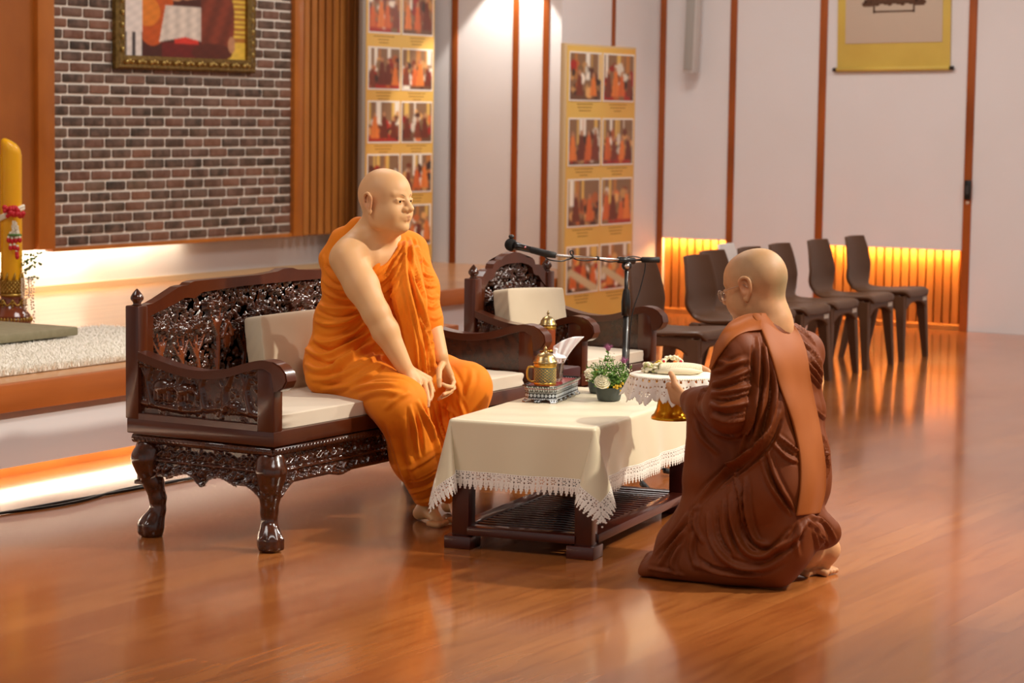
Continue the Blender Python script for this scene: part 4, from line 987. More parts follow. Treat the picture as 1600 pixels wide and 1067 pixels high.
def lace_keep(s_, d, L_):
    """True where thread: s along the border, d from 0 (cloth) to 1 (points)"""
    P = .040; x = (s_/P) % 1; cx_ = x-.5; k = np.ones(np.broadcast(s_, d).shape, bool)
    yy = d*LW
    band = yy < .034
    # rosettes: ring of holes round a dot, in a square net
    rr = np.hypot(cx_*P, yy-.019); ang = np.arctan2(yy-.019, cx_*P)
    hole = (rr > .0042) & (rr < .0095) & (np.cos(ang*6) > .15)
    hole |= (np.hypot(np.abs(cx_)*P-.5*P, (yy-.012)) < .0030) | (np.hypot(np.abs(cx_)*P-.5*P, (yy-.026)) < .0030)
    hole |= (np.hypot(((s_/(P/4)) % 1-.5)*P/4, yy-.0045) < .0016)
    k &= ~(hole & band)
    # leaf points below, split by ladder gaps
    tx = ((s_/(P*.5)) % 1)-.5; dd = (yy-.034)/(LW-.034); wl = .46*(1-np.clip(dd, 0, 1)**2.2); edge = wl+.07*np.sin(dd*24)*(dd > .25)
    k &= ~((dd > 0) & (np.abs(tx) > edge))
    k &= ~((dd > .08) & (dd < .8) & (np.abs(tx) < .035) & (np.sin(dd*40) > .2)*1 > 0)
    return k
def lace_strip(a, b, fixed, axis, sgn):
    n = int((b-a)/.0019); m = 30; s_ = np.linspace(a, b, n)[:, None]; d = np.linspace(0, 1, m)[None, :]
    off = (OV-LW)+d*LW
    if axis == 'u': u = s_+0*d; v = (fixed+sgn*off)+0*s_; 
    else: v = s_+0*d; u = (fixed+sgn*off)+0*s_
    P = cloth_map(u, v); sc_ = (s_[:-1]+s_[1:])/2; dc = (d[:, :-1]+d[:, 1:])/2
    k = lace_keep(sc_, dc, b-a)
    # mitre against the neighbouring borders
    oc = (OV-LW)+dc*LW
    lo = (-oc if axis == 'u' else -oc); hi = (TL+oc if axis == 'u' else TW+oc)
    k &= (sc_ > lo) & (sc_ < hi)
    o = grid_obj('lace_border', P, M_LACE, tc_, keep=k, smooth=False)
    md = o.modifiers.new('t', 'SOLIDIFY'); md.thickness = .0014; md.offset = 0
lace_strip(-OV, TL+OV, 0, 'u', -1); lace_strip(-OV, TL+OV, TW, 'u', 1); lace_strip(-OV, TW+OV, 0, 'v', -1); lace_strip(-OV, TW+OV, TL, 'v', 1)
ZT = TZ+.005
# pearl-inlaid stands
def pearl_cells(W_, H_, seed):
    yy, xx = np.mgrid[0:H_, 0:W_]; b = np.full((H_, W_, 3), .012); v = yy/H_
    for z0, z1, per, kind in ((.04, .14, 5, 0), (.17, .24, 3, 1), (.27, .52, 7, 2), (.55, .60, 2, 1), (.63, .96, 9, 3)):
        m = (v >= z0) & (v < z1); x = (xx % per)/per-.5; y = (v-z0)/(z1-z0)-.5
        t = {0: np.abs(x)+np.abs(y) < .42, 1: np.abs(x) < .3, 2: np.hypot(x, y) < .38, 3: (np.abs(x)*1.6+np.abs(y) < .5) | (np.abs(np.abs(x)-.45) < .07)}[kind]
        b[m & t] = np.array([.62, .68, .72])*(.75+.25*np.sin(xx[m & t]*1.7+yy[m & t])[:, None])
    return b
M_PEARL = mat('pearl_inlay', '#ffffff', .22, attr='tint', coat=.4); M_LAQ = mat('lacquer_black', '#141012', .25, coat=.4); M_LAQR = mat('lacquer_red', '#8e1c1e', .3, coat=.4)
def pearl_stand(name, c, L_, W_, H_, ang, label):
    root = empty(name, (c[0], c[1], c[2]), label=label, cat='stand')
    ch_ = .022; hull = [(-L_/2+ch_, -W_/2), (L_/2-ch_, -W_/2), (L_/2, -W_/2+ch_), (L_/2, W_/2-ch_), (L_/2-ch_, W_/2), (-L_/2+ch_, W_/2), (-L_/2, W_/2-ch_), (-L_/2, -W_/2+ch_)]
    R_ = lambda p: (c[0]+p[0]*math.cos(ang)-p[1]*math.sin(ang), c[1]+p[0]*math.sin(ang)+p[1]*math.cos(ang))
    pts = []; per = 0
    for i in range(8):
        a = np.array(hull[i]); b = np.array(hull[(i+1) % 8]); n = max(6, int(np.linalg.norm(b-a)/.0022))
        pts += [a+(b-a)*k/n for k in range(n)]
    pts.append(np.array(hull[0])); pts = np.array(pts); nz = 34; Z = np.linspace(0, H_, nz)
    sc_ = 1-.10*np.sin(np.clip(Z/H_, 0, 1)*PI)*.6+.05*(Z/H_ < .12)+.05*(Z/H_ > .9)
    P = np.zeros((len(pts), nz, 3))
    for i, p in enumerate(pts):
        q = p[None]*sc_[:, None]; P[i, :, 0] = c[0]+q[:, 0]*math.cos(ang)-q[:, 1]*math.sin(ang); P[i, :, 1] = c[1]+q[:, 0]*math.sin(ang)+q[:, 1]*math.cos(ang); P[i, :, 2] = c[2]+Z
    t = (np.arange(len(pts)-1)*.0022); zc = (Z[:-1]+Z[1:])/2
    arch = np.abs(((t/.062) % 1)-.5)[:, None]; keep = ~((zc[None, :] < H_*.20*np.sqrt(np.clip(1-(arch/.33)**2, 0, 1))) & (arch < .33))
    o = grid_obj('inlaid_side', P, M_PEARL, root, keep=keep); paint(o, pearl_cells(nz, len(pts), 1).transpose(0, 1, 2).reshape(-1, 3) if False else pearl_cells(len(pts), nz, 1).transpose(1, 0, 2).reshape(-1, 3))
    bm = bmesh.new(); prism(bm, [R_((p[0]*.97, p[1]*.97)) for p in hull], 'z', c[2]+H_*.80, c[2]+H_*.93); from_bm('tray_well', bm, M_LAQR, root)
    bm = bmesh.new(); ring = [(p[0]*1.02, p[1]*1.02) for p in hull]; tube(bm, [R_(p)+(c[2]+H_,) for p in ring], .0028, 6, closed=True); from_bm('rim', bm, M_LAQ, root)
    return root
SC = (7.800, 4.43, ZT); SA = math.radians(14)
pearl_stand('inlaid_stand', SC, .37, .13, .062, SA, 'long black stand inlaid with mother of pearl carrying the gilt mug')
def sp_(u, v): return (SC[0]+u*math.cos(SA)-v*math.sin(SA), SC[1]+u*math.sin(SA)+v*math.cos(SA))
zs = ZT+.059
M_GLD = mat('bright_gold', '#dcb050', .28, metal=.85, noise=(60, '#a87824', .4)); M_GRN = mat('green_enamel', '#66705a', .35, metal=.1)
def gilt_cup(name, x, y, z, r, h, label, body, cat, handle=True, hatch=True):
    root = empty(name, (x, y, z), label=label, cat=cat)
    bm = bmesh.new(); lathe(bm, [(r*.92, 0), (r*.95, .006), (r, .010), (r, h-.012), (r*.98, h-.008)], 36, (x, y, z)); from_bm('body', bm, body, root, True, 50)
    bm = bmesh.new(); lathe(bm, [(r*.9, 0), (r*1.03, .002), (r*1.05, .008), (r*1.0, .012)], 36, (x, y, z), cap=False); lathe(bm, [(r*1.0, h-.016), (r*1.06, h-.012), (r*1.06, h-.004), (r*.98, h)], 36, (x, y, z), cap=False)
    from_bm('gold_band', bm, M_GLD, root, True)
    if hatch:
        bm = bmesh.new()
        for k in range(18):
            for d in (1, -1): tube(bm, [(x+r*1.005*math.cos(2*PI*k/18+d*t*1.6), y+r*1.005*math.sin(2*PI*k/18+d*t*1.6), z+.014+(h-.034)*t) for t in np.linspace(0, 1, 10)], .0007, 4, cap=False)
        from_bm('gold_lattice', bm, M_GLD, root, True)
    bm = bmesh.new(); lathe(bm, [(r*1.10, 0), (r*1.14, .003), (r*1.10, .008), (r*.98, .012), (r*.92, .022), (r*.66, .034), (r*.34, .040), (r*.16, .043), (r*.10, .048), (r*.2, .053), (r*.12, .058), (.0005, .066)], 36, (x, y, z+h-.001))
    from_bm('lid', bm, mat('gilt_engraved', '#c8a860', .3, metal=.9, noise=(90, '#8a8674', .8)), root, True)
    if handle:
        d = -RV*np.array([1, 1, 0]); d /= np.linalg.norm(d); c0_ = np.array([x, y, z])
        tube_pts = catmull([c0_+d*r*.96+[0, 0, h*.80], c0_+d*(r+.020)+[0, 0, h*.80], c0_+d*(r+.026)+[0, 0, h*.62], c0_+d*(r+.024)+[0, 0, h*.32], c0_+d*(r+.012)+[0, 0, h*.16], c0_+d*r*.96+[0, 0, h*.16]], 6)
        tubeo('handle', tube_pts, .0045, M_GLD, root, 8)
    return root
mx_, my_ = sp_(-.115, -.005)
gilt_cup('lidded_mug', mx_, my_, zs, .041, .085, 'gilt and green enamel mug with domed lid and handle', M_GRN, 'mug')
gx_, gy_ = sp_(.045, .0)
gl = empty('drinking_glass', (gx_, gy_, zs), label='clear tumbler with a white lid standing beside the gilt mug', cat='glass')
M_GLASS = mat('clear_glass', '#ffffff', .02, trans=1, ior=1.45); M_PORC = mat('porcelain_white', '#ece9ee', .25)
bm = bmesh.new(); lathe(bm, [(.0005, .0), (.026, .0), (.028, .003), (.035, .088), (.0335, .088), (.027, .008), (.0005, .008)], 32, (gx_, gy_, zs), cap=False); from_bm('tumbler', bm, M_GLASS, gl, True, 50)
bm = bmesh.new(); lathe(bm, [(.0005, .009), (.0268, .009), (.0325, .070), (.0005, .070)], 32, (gx_, gy_, zs), cap=False); from_bm('water', bm, mat('water', '#f4f8fa', .0, trans=1, ior=1.33), gl, True, 50)
bm = bmesh.new(); lathe(bm, [(.041, .088), (.043, .091), (.034, .098), (.014, .103), (.007, .107), (.007, .116), (.010, .122), (.006, .126), (.0005, .127)], 32, (gx_, gy_, zs)); from_bm('lid', bm, M_PORC, gl, True)
# tissue box with a fanned napkin
tx_, ty_ = 8.16, 4.60
tbx = empty('tissue_box', (tx_, ty_, ZT), label='small maroon tissue box behind the glass', cat='tissue box')
boxo('box', (tx_-.11, tx_+.075, ty_-.055, ty_+.055, ZT, ZT+.075), mat('maroon_leather', '#3c1416', .4), tbx, bev=.006)
bm = bmesh.new(); V = []; c0_ = np.array([tx_, ty_, ZT+.072])
Pn = np.zeros((22, 16, 3))
for i in range(22):
    for j in range(16):
        s_ = i/21*2-1; h = j/15; w = .012+.055*h**1.1; fold_ = .013*math.sin(s_*9)*h
        Pn[i, j] = c0_+RV*(s_*w*.9+.035*h*h)-FV*(fold_*.5)+np.array([0, 0, .118*h*(1+.16*s_-.12*s_*s_)])
o = grid_obj('napkin', Pn, mat('tissue_white', '#f6f4f6', .8), tbx); o.modifiers.new('t', 'SOLIDIFY').thickness = .0012
bm.free()
# ---- flower bowls
M_BOWL = mat('bowl_slate', '#3c4442', .45, noise=(10, '#565e5c', .6))
M_SG = mat('sprig_green', '#5d8a3c', .5, noise=(40, '#86ac58', .7)); M_SD = mat('sprig_dark', '#3c6428', .5)
M_CARN = mat('carnation_cream', '#f3ecd0', .6, sss=.1); M_PUR = mat('thistle_purple', '#9a5a80', .7); M_YEL = mat('blossom_yellow', '#dcb432', .6)
def bowl(root, x, y, z, r, h):
    bm = bmesh.new(); lathe(bm, [(r*.80, 0), (r*.86, .003), (r*.98, h*.6), (r*1.02, h), (r*.96, h), (r*.92, h*.82), (.0005, h*.8)], 36, (x, y, z)); from_bm('bowl', bm, M_BOWL, root, True, 50)
def carnation(root, c, r, m, n=5, nm='carnation'):
    bm = bmesh.new(); rnd = np.random.RandomState(int(abs(c[0])*1e4) % 9999); up = -FV*.8+np.array([0, 0, .6]); up /= np.linalg.norm(up); a1 = RV; a2 = np.cross(up, a1)
    for ring in range(n):
        k_ = 5+ring*3; rr = r*(ring+.6)/n
        for k in range(k_):
            a = 2*PI*k/k_+ring*.7; d = a1*math.cos(a)+a2*math.sin(a); b = np.array(c)+up*(r*.75*(1-(ring/n)**2)); pts = []
            w = r*.42; t_ = np.cross(up, d)
            q = [b+d*rr*.35-t_*w*.3-up*r*.35, b+d*rr*.35+t_*w*.3-up*r*.35, b+d*rr+t_*w+up*r*.10*rnd.uniform(-1, 1), b+d*(rr*1.12)+t_*w*.33+up*r*.12*rnd.uniform(-1, 1), b+d*(rr*1.0)-up*r*.03, b+d*(rr*1.12)-t_*w*.33+up*r*.12*rnd.uniform(-1, 1), b+d*rr-t_*w+up*r*.1*rnd.uniform(-1, 1)]
            bm.faces.new([bm.verts.new(tuple(p)) for p in q])
    o = from_bm(nm, bm, m, root); o.modifiers.new('t', 'SOLIDIFY').thickness = .0012; return o
def bouquet(root, x, y, z, spread, height, n, seed, purple=()):
    r = np.random.RandomState(seed); b1, b2, b3, b4 = (bmesh.new() for _ in range(4))
    for k in range(n):
        a = r.uniform(0, 2*PI); q = spread*math.sqrt(r.rand()); h = height*(.35+.65*r.rand())*(1-.45*(q/spread)**2)
        base = np.array([x+.3*q*math.cos(a), y+.3*q*math.sin(a), z]); tip = np.array([x+q*math.cos(a), y+q*math.sin(a), z+h])
        tube(b4, [base, (base*.4+tip*.6)+[0, 0, .01], tip], .0011, 4)
        for w in range(7):                                            # feathery leaves
            p = base+(tip-base)*r.uniform(.35, 1); d = r.normal(size=3); d[2] = abs(d[2])*.7; d /= np.linalg.norm(d); L_ = r.uniform(.010, .024); s_ = np.cross(d, r.normal(size=3)); s_ /= np.linalg.norm(s_); s_ *= L_*.22
            L_ *= 1.25; vv = [b1.verts.new(tuple(v)) for v in (p, p+d*L_*.5+s_, p+d*L_, p+d*L_*.5-s_)]; b1.faces.new(vv)
        if k % 2 == 0:
            for w in range(5): bmesh.ops.create_icosphere(b2, subdivisions=1, radius=.0026, matrix=Matrix.Translation(Vector(tip+r.normal(size=3)*.009)))
    from_bm('stems', b4, M_SD, root); o = from_bm('foliage', b1, M_SG, root); o['kind'] = 'stuff'; o = from_bm('baby_breath', b2, M_WHT, root, True); o['kind'] = 'stuff'; b3.free()
P1 = np.array([7.86, 4.215, ZT]); fb = empty('flower_bowl', tuple(P1), label='dark round bowl with a white carnation, greenery and purple thistle', cat='flowers', group=None)
bowl(fb, *P1, .050, .050)
bouquet(fb, P1[0], P1[1], ZT+.040, .085, .135, 110, 5)
fr_ = P1-FV*np.array([1, 1, 0])*.052
carnation(fb, fr_+RV*-.028+[0, 0, .070], .030, M_CARN)
for dx, dz, hgt in ((-.006, .0, .19), (.055, .0, .14)):
    q = P1+RV*dx; b1 = bmesh.new(); bt = bmesh.new(); r_ = np.random.RandomState(4)
    tube(bt, [q+[0, 0, .04], q+[0, 0, hgt]], .002, 5)
    for k in range(46):
        p = q+np.array([0, 0, r_.uniform(hgt*.5, hgt)]); d = r_.normal(size=3); d[2] = abs(d[2]); d /= np.linalg.norm(d); L_ = .020*(1.3-(p[2]-q[2])/hgt*.6); s_ = np.cross(d, r_.normal(size=3)); s_ /= np.linalg.norm(s_); s_ *= .004
        b1.faces.new([b1.verts.new(tuple(v)) for v in (p, p+d*L_*.5+s_, p+d*L_, p+d*L_*.5-s_)])
    from_bm('thistle_leaves', b1, M_SG, fb); from_bm('thistle_stem', bt, M_SD, fb)
    b2 = bmesh.new(); c_ = q+np.array([0, 0, hgt+.006])
    for k in range(60):
        d = r_.normal(size=3); d[2] = abs(d[2])+.3; d /= np.linalg.norm(d); s_ = np.cross(d, r_.normal(size=3)); s_ /= np.linalg.norm(s_); s_ *= .0022
        b2.faces.new([b2.verts.new(tuple(v)) for v in (c_-s_, c_+s_, c_+d*.023)])
    sphere(b2, tuple(c_), .010, 8, 6); from_bm('thistle_head', b2, M_PUR, fb)
for dx, dz, dy in ((-.045, .105, .0), (-.015, .055, .05), (.02, .045, .055), (.045, .052, .04)):
    b2 = bmesh.new(); c_ = P1+RV*dx-FV*dy+[0, 0, dz]
    for k in range(6): sphere(b2, tuple(c_+RNG.normal(size=3)*.006), .0045, 6, 5)
    from_bm('yellow_blossom', b2, M_YEL, fb, True)
P2 = np.array([8.045, 4.355, ZT]); fb2 = empty('flower_bowl', tuple(P2), label='second dark flower bowl, half hidden behind the bowl with the white carnation', cat='flowers')
bowl(fb2, *P2, .046, .048); bouquet(fb2, P2[0], P2[1], ZT+.040, .06, .09, 50, 9); carnation(fb2, P2-FV*np.array([1, 1, 0])*.03+RV*-.035+[0, 0, .075], .026, M_CARN)
# ---- footed tray held by the kneeling monk
PX_, PY_ = 7.40, 3.715; PZ = .482
ph = empty('footed_tray', (PX_, PY_, PZ), label='gold footed tray with white lace doily held by the kneeling monk', cat='tray')
bm = bmesh.new(); lathe(bm, [(.073, 0), (.075, .004), (.072, .012), (.064, .018), (.056, .036), (.051, .062), (.043, .085), (.030, .10), (.020, .112), (.022, .122), (.060, .132), (.13, .140), (.147, .148), (.149, .154), (.145, .154), (.12, .146), (.0005, .143)], 56, (PX_, PY_, PZ)); from_bm('gold_foot', bm, mat('polished_brass', '#edb52c', .25, metal=.8), ph, True, 50)
n, m = 420, 30; a = np.linspace(0, 2*PI, n)[:, None]; d = np.linspace(0, 1, m)[None, :]; dr = .088
rw = .150+.010*np.sin(a*17)*d+.012*np.sin(a*7+1)*d+.018*d; P = np.stack([PX_+rw*np.cos(a), PY_+rw*np.sin(a), PZ+.157-dr*d*(1+.10*np.sin(a*9))+0*a], -1)
ac_ = (a[:-1]+a[1:])/2; dc = (d[:, :-1]+d[:, 1:])/2; pp = (ac_/(2*PI)*34) % 1-.5
k = ~((np.hypot(pp*.028, (dc-.12)*dr) < .0042)) & ~((np.hypot((((ac_/(2*PI)*68) % 1)-.5)*.014, (dc-.36)*dr) < .0032)) & ~((np.hypot(pp*.028, (dc-.60)*dr) > .0045) & (np.hypot(pp*.028, (dc-.60)*dr) < .0075) & (np.cos(np.arctan2((dc-.6)*dr, pp*.028)*5) > 0)) & ~((dc > .78) & (np.abs(pp) > .48*(1-((dc-.78)/.22)**2)))
o = grid_obj('lace_skirt', P, M_LACE, ph, keep=k, smooth=False); o.modifiers.new('t', 'SOLIDIFY').thickness = .0014
bm = bmesh.new(); lathe(bm, [(.0005, .160), (.10, .161), (.145, .160), (.151, .156), (.149, .154), (.0005, .155)], 60, (PX_, PY_, PZ)); from_bm('doily_top', bm, mat('doily_cloth', '#ece4d4', .8), ph, True)
bm = bmesh.new()
for kk in range(110): aa = 2*PI*kk/110; sphere(bm, (PX_+.1515*math.cos(aa), PY_+.1515*math.sin(aa), PZ+.154), .0023, 5, 4)
from_bm('gold_beading', bm, M_GLD, ph, True)
zt = PZ+.162; M_IVO = mat('garland_ivory', '#efe6c6', .65, sss=.05)
gw = empty('jasmine_garland', (PX_, PY_, zt), label='thick woven white jasmine garland lying on the lace tray', cat='garland')
bm = bmesh.new()
for t in np.linspace(0, 1, 46):
    c_ = np.array([PX_, PY_, zt+.017])+RV*np.array([1, 1, 0])*(-.045+.14*t)-FV*np.array([1, 1, 0])*(.03-.02*t); rr = .026*math.sin(PI*(.12+.80*t))**.5
    for q in range(11):
        aa = 2*PI*q/11+t*16; e_ = FV*math.cos(aa)*.9+np.array([0, 0, math.sin(aa)*.62]); sphere(bm, tuple(c_+e_*rr), .0062, 6, 5, sc=(.8, 1, 1.3))
from_bm('petal_rope', bm, M_IVO, gw, True); bm = bmesh.new()
c_ = np.array([PX_, PY_, zt+.010])-FV*np.array([1, 1, 0])*.045; tube(bm, [c_-RV*.055, c_-RV*.0+[0, 0, .003], c_+RV*.06, c_+RV*.10], [.006, .014, .012, .003], 10); from_bm('tail', bm, M_IVO, gw, True)
gb = empty('beaded_garland', (PX_, PY_, zt), label='small looped garland of round white buds at the back of the lace tray', cat='garland')
bm = bmesh.new(); cc = np.array([PX_, PY_, zt+.032])+FV*np.array([1, 1, 0])*.055+RV*.0
for q in range(34):
    aa = 2*PI*q/34
    for w in range(3): sphere(bm, tuple(cc+RV*.033*math.cos(aa)+np.array([0, 0, .016*math.sin(aa)])+FV*.018*math.sin(aa)+RNG.normal(size=3)*.003), .0058, 7, 5)
from_bm('bud_loop', bm, M_IVO, gb, True); bm = bmesh.new()
bm.free()
for q in (-.030, .03): bm = bmesh.new(); sphere(bm, tuple(cc+RV*q+[0, 0, .003]-FV*.01), .006, 7, 5); from_bm('red_bud', bm, M_RED, gb, True)
gr = empty('blossom_spray', (PX_, PY_, zt), label='spray of pale green and yellow blossoms at the left of the lace tray', cat='flowers')
bm = bmesh.new(); b2 = bmesh.new(); b3 = bmesh.new()
for q in range(120):
    c_ = np.array([PX_, PY_, zt+RNG.uniform(.004, .034)])-RV*RNG.uniform(.005, .105)+FV*RNG.uniform(-.02, .05); sphere(bm if q % 3 else b2, tuple(c_), RNG.uniform(.005, .010), 6, 5, sc=(1.4, .8, .8), M=Matrix.Rotation(RNG.uniform(0, PI), 3, 'Z').to_4x4())
for q in range(7): c_ = np.array([PX_, PY_, zt+.030])-RV*(.03+.006*q)+FV*.03; sphere(b3, tuple(c_+[0, 0, .004*(3-abs(q-3))]), .0065, 6, 5, sc=(1.5, .7, .7))
from_bm('cream_petal', bm, M_IVO, gr, True); from_bm('green_bud', b2, mat('bud_green', '#b7b67c', .6), gr, True); from_bm('yellow_bud', b3, M_YEL, gr, True)
# ---- canister on its own stand, on the side table
pearl_stand('inlaid_stand', (8.70, 4.985, .486), .12, .11, .047, .1, 'small pearl-inlaid stand on the side table behind the glass')
gilt_cup('lidded_canister', 8.70, 4.965, .533, .033, .115, 'amber brown canister with gold lid on the side table', mat('amber_lacquer', '#8e4320', .25, coat=.5), 'canister', handle=False, hatch=False)
# ---- microphone stand
M_BLK = mat('stand_black', '#0e0d0c', .35, coat=.3); M_CHR = mat('chrome_tube', '#c9c6c2', .18, metal=1); M_RUB = mat('rubber_black', '#1b1a19', .6)
SPX, SPY = 8.78, 4.635
ms = empty('microphone_stand', (SPX, SPY, 0), label='black boom microphone stand between the table and the armchair', cat='microphone stand')
tubeo('pole', [(SPX, SPY, .09), (SPX, SPY, .70)], .0125, M_BLK, ms, 14); tubeo('upper_tube', [(SPX, SPY, .68), (SPX, SPY, .915)], .0085, M_BLK, ms, 12)
bm = bmesh.new(); lathe(bm, [(.013, .70), (.019, .705), (.020, .76), (.015, .80), (.011, .815)], 18, (SPX, SPY, 0)); from_bm('clutch', bm, M_BLK, ms, True, 50)
top = np.array([SPX, SPY, .935]); tipL = onx(868, 399, 8.40); tipR = onx(1003, 406, 8.86)
tubeo('boom_tube', [tipL, top, tipR], .0055, M_CHR, ms, 12)
tubeo('counterweight', [onx(1003, 406, 8.86), onx(1030, 406, 8.91)], .0125, M_RUB, ms, 16)
tubeo('boom_grip', [top+(tipL-top)*.12, top-(tipL-top)*.10], .014, M_BLK, ms, 14)
bm = bmesh.new(); sphere(bm, tuple(top+[0, 0, -.022]), .022, 16, 12); from_bm('swivel', bm, M_BLK, ms, True)
tubeo('wing_knob', [top+[0, 0, -.025]-FV*.02, top+[0, 0, -.025]-FV*.04], .012, M_CHR, ms, 12)
for k_, aa in enumerate((3.98, 1.9, 5.9)):
    e_ = np.array([math.cos(aa), math.sin(aa), 0]); c_ = np.array([SPX, SPY, 0]); L_ = .285
    l = tubeo('leg', [c_+[0, 0, .10], c_+e_*.12+[0, 0, .075], c_+e_*L_+[0, 0, .014]], .007, M_BLK, ms, 8); tubeo('rubber_foot', [c_+e_*(L_-.05)+[0, 0, .026], c_+e_*(L_+.01)+[0, 0, .0125]], .0125, M_RUB, l, 10)
mh = onx(797, 382, 8.40); mb = tipL+RV*-.01
mc = empty('microphone', tuple(mh), label='black handheld microphone in the boom clip', cat='microphone')
ax_ = (mb-mh)/np.linalg.norm(mb-mh)
tubeo('handle', [mh+ax_*.022, mh+ax_*.05, mh+ax_*.17], [.019, .015, .0105], M_BLK, mc, 20)
bm = bmesh.new(); sphere(bm, tuple(mh+ax_*.004), .0265, 20, 14); from_bm('foam_head', bm, mat('foam_black', '#121110', .9, bump=(300, .6, .003)), mc, True)
bm = bmesh.new(); sphere(bm, tuple(mh+ax_*.006+np.array([0, 0, .034])), .011, 12, 9, sc=(1.1, 1.1, .8)); tube(bm, [mh+ax_*.006+np.array([0, 0, .02]), mh+ax_*.006+np.array([0, 0, .034])], .006, 8); from_bm('clip_microphone', bm, mat('clip_dark', '#2c2b29', .35), mc, True)
bm = bmesh.new(); sphere(bm, tuple(mh+ax_*.075-FV*.0125+UV*.004), .0048, 8, 6); from_bm('pink_marker', bm, mat('marker_pink', '#e08a8e', .4), mc, True)
tubeo('clip', [mh+ax_*.105, mh+ax_*.178, tipL], [.014, .015, .012], M_RUB, ms, 14)
def wrap(p, q): 
    for t in p: tubeo('cable_tie', [tipL+(top-tipL)*t-(top-tipL)*.012, tipL+(top-tipL)*t+(top-tipL)*.012], .0095, M_RUB, ms, 10)
wrap((.22, .58, .93), 0)
dn = np.array([0, 0, -1.]); B_ = lambda t: tipL+(top-tipL)*t
pts = catmull([mh+ax_*.165+dn*.012, mh+ax_*.195+dn*.022, B_(.08)+dn*.022, B_(.16)+dn*.014, B_(.22)+dn*.006, B_(.20)+dn*-.020, B_(.24)+dn*-.022, B_(.26)+dn*.008, B_(.42)+dn*.013, B_(.58)+dn*.006, B_(.76)+dn*.011, B_(.93)+dn*.0, B_(1.05)+dn*-.018, B_(1.22)+dn*-.012, B_(1.27)+dn*.02, B_(1.20)+dn*.12, B_(1.08)+dn*.25, B_(1.05)+dn*.5, B_(1.04)+dn*.8], 6)
tubeo('cable', pts, .0028, M_BLK, ms, 6)
# ================================================================== PEOPLE
M_SK1 = mat('skin_fair', '#d6a374', .48, sss=.18, attr='tint', spec=.4, bump=(220, .08, .001))
M_SK2 = mat('skin_warm', '#c48a5c', .52, sss=.18, noise=(22, '#a27a4e', .35, 3), attr='tint', spec=.4, bump=(220, .08, .001))
M_ROBE1 = mat('robe_saffron', '#f08818', .72, sheen=.05, noise=(5, '#e07a10', .35), bump=(420, .10, .0008), spec=.3)
M_ROBE2 = mat('robe_brown', '#70340c', .60, sheen=.0, noise=(5, '#622b0b', .4), bump=(420, .08, .0008), spec=.3)
M_SASH = mat('robe_brown_sash', '#9a5420', .62, sheen=.0, noise=(7, '#8e4a1a', .5), bump=(420, .10, .0008), spec=.3)
M_EYEW = mat('eye_white', '#b39c86', .3); M_IRIS = mat('eye_iris', '#1c0f0a', .15); M_BROW = mat('brow_hair', '#6a4a34', .8)
def CY_(px, py, Y, r=0): p = ony(px, py, Y); return (p, r*depth(p)/FPX)
def CX_(px, py, X, r=0): p = onx(px, py, X); return (p, r*depth(p)/FPX)
def cc(v, a, b, k=.03, op='u'): v.cone(a[0], a[1], b[0], b[1], k, op)
def unit(v): v = np.array(v, float); return v/np.linalg.norm(v)
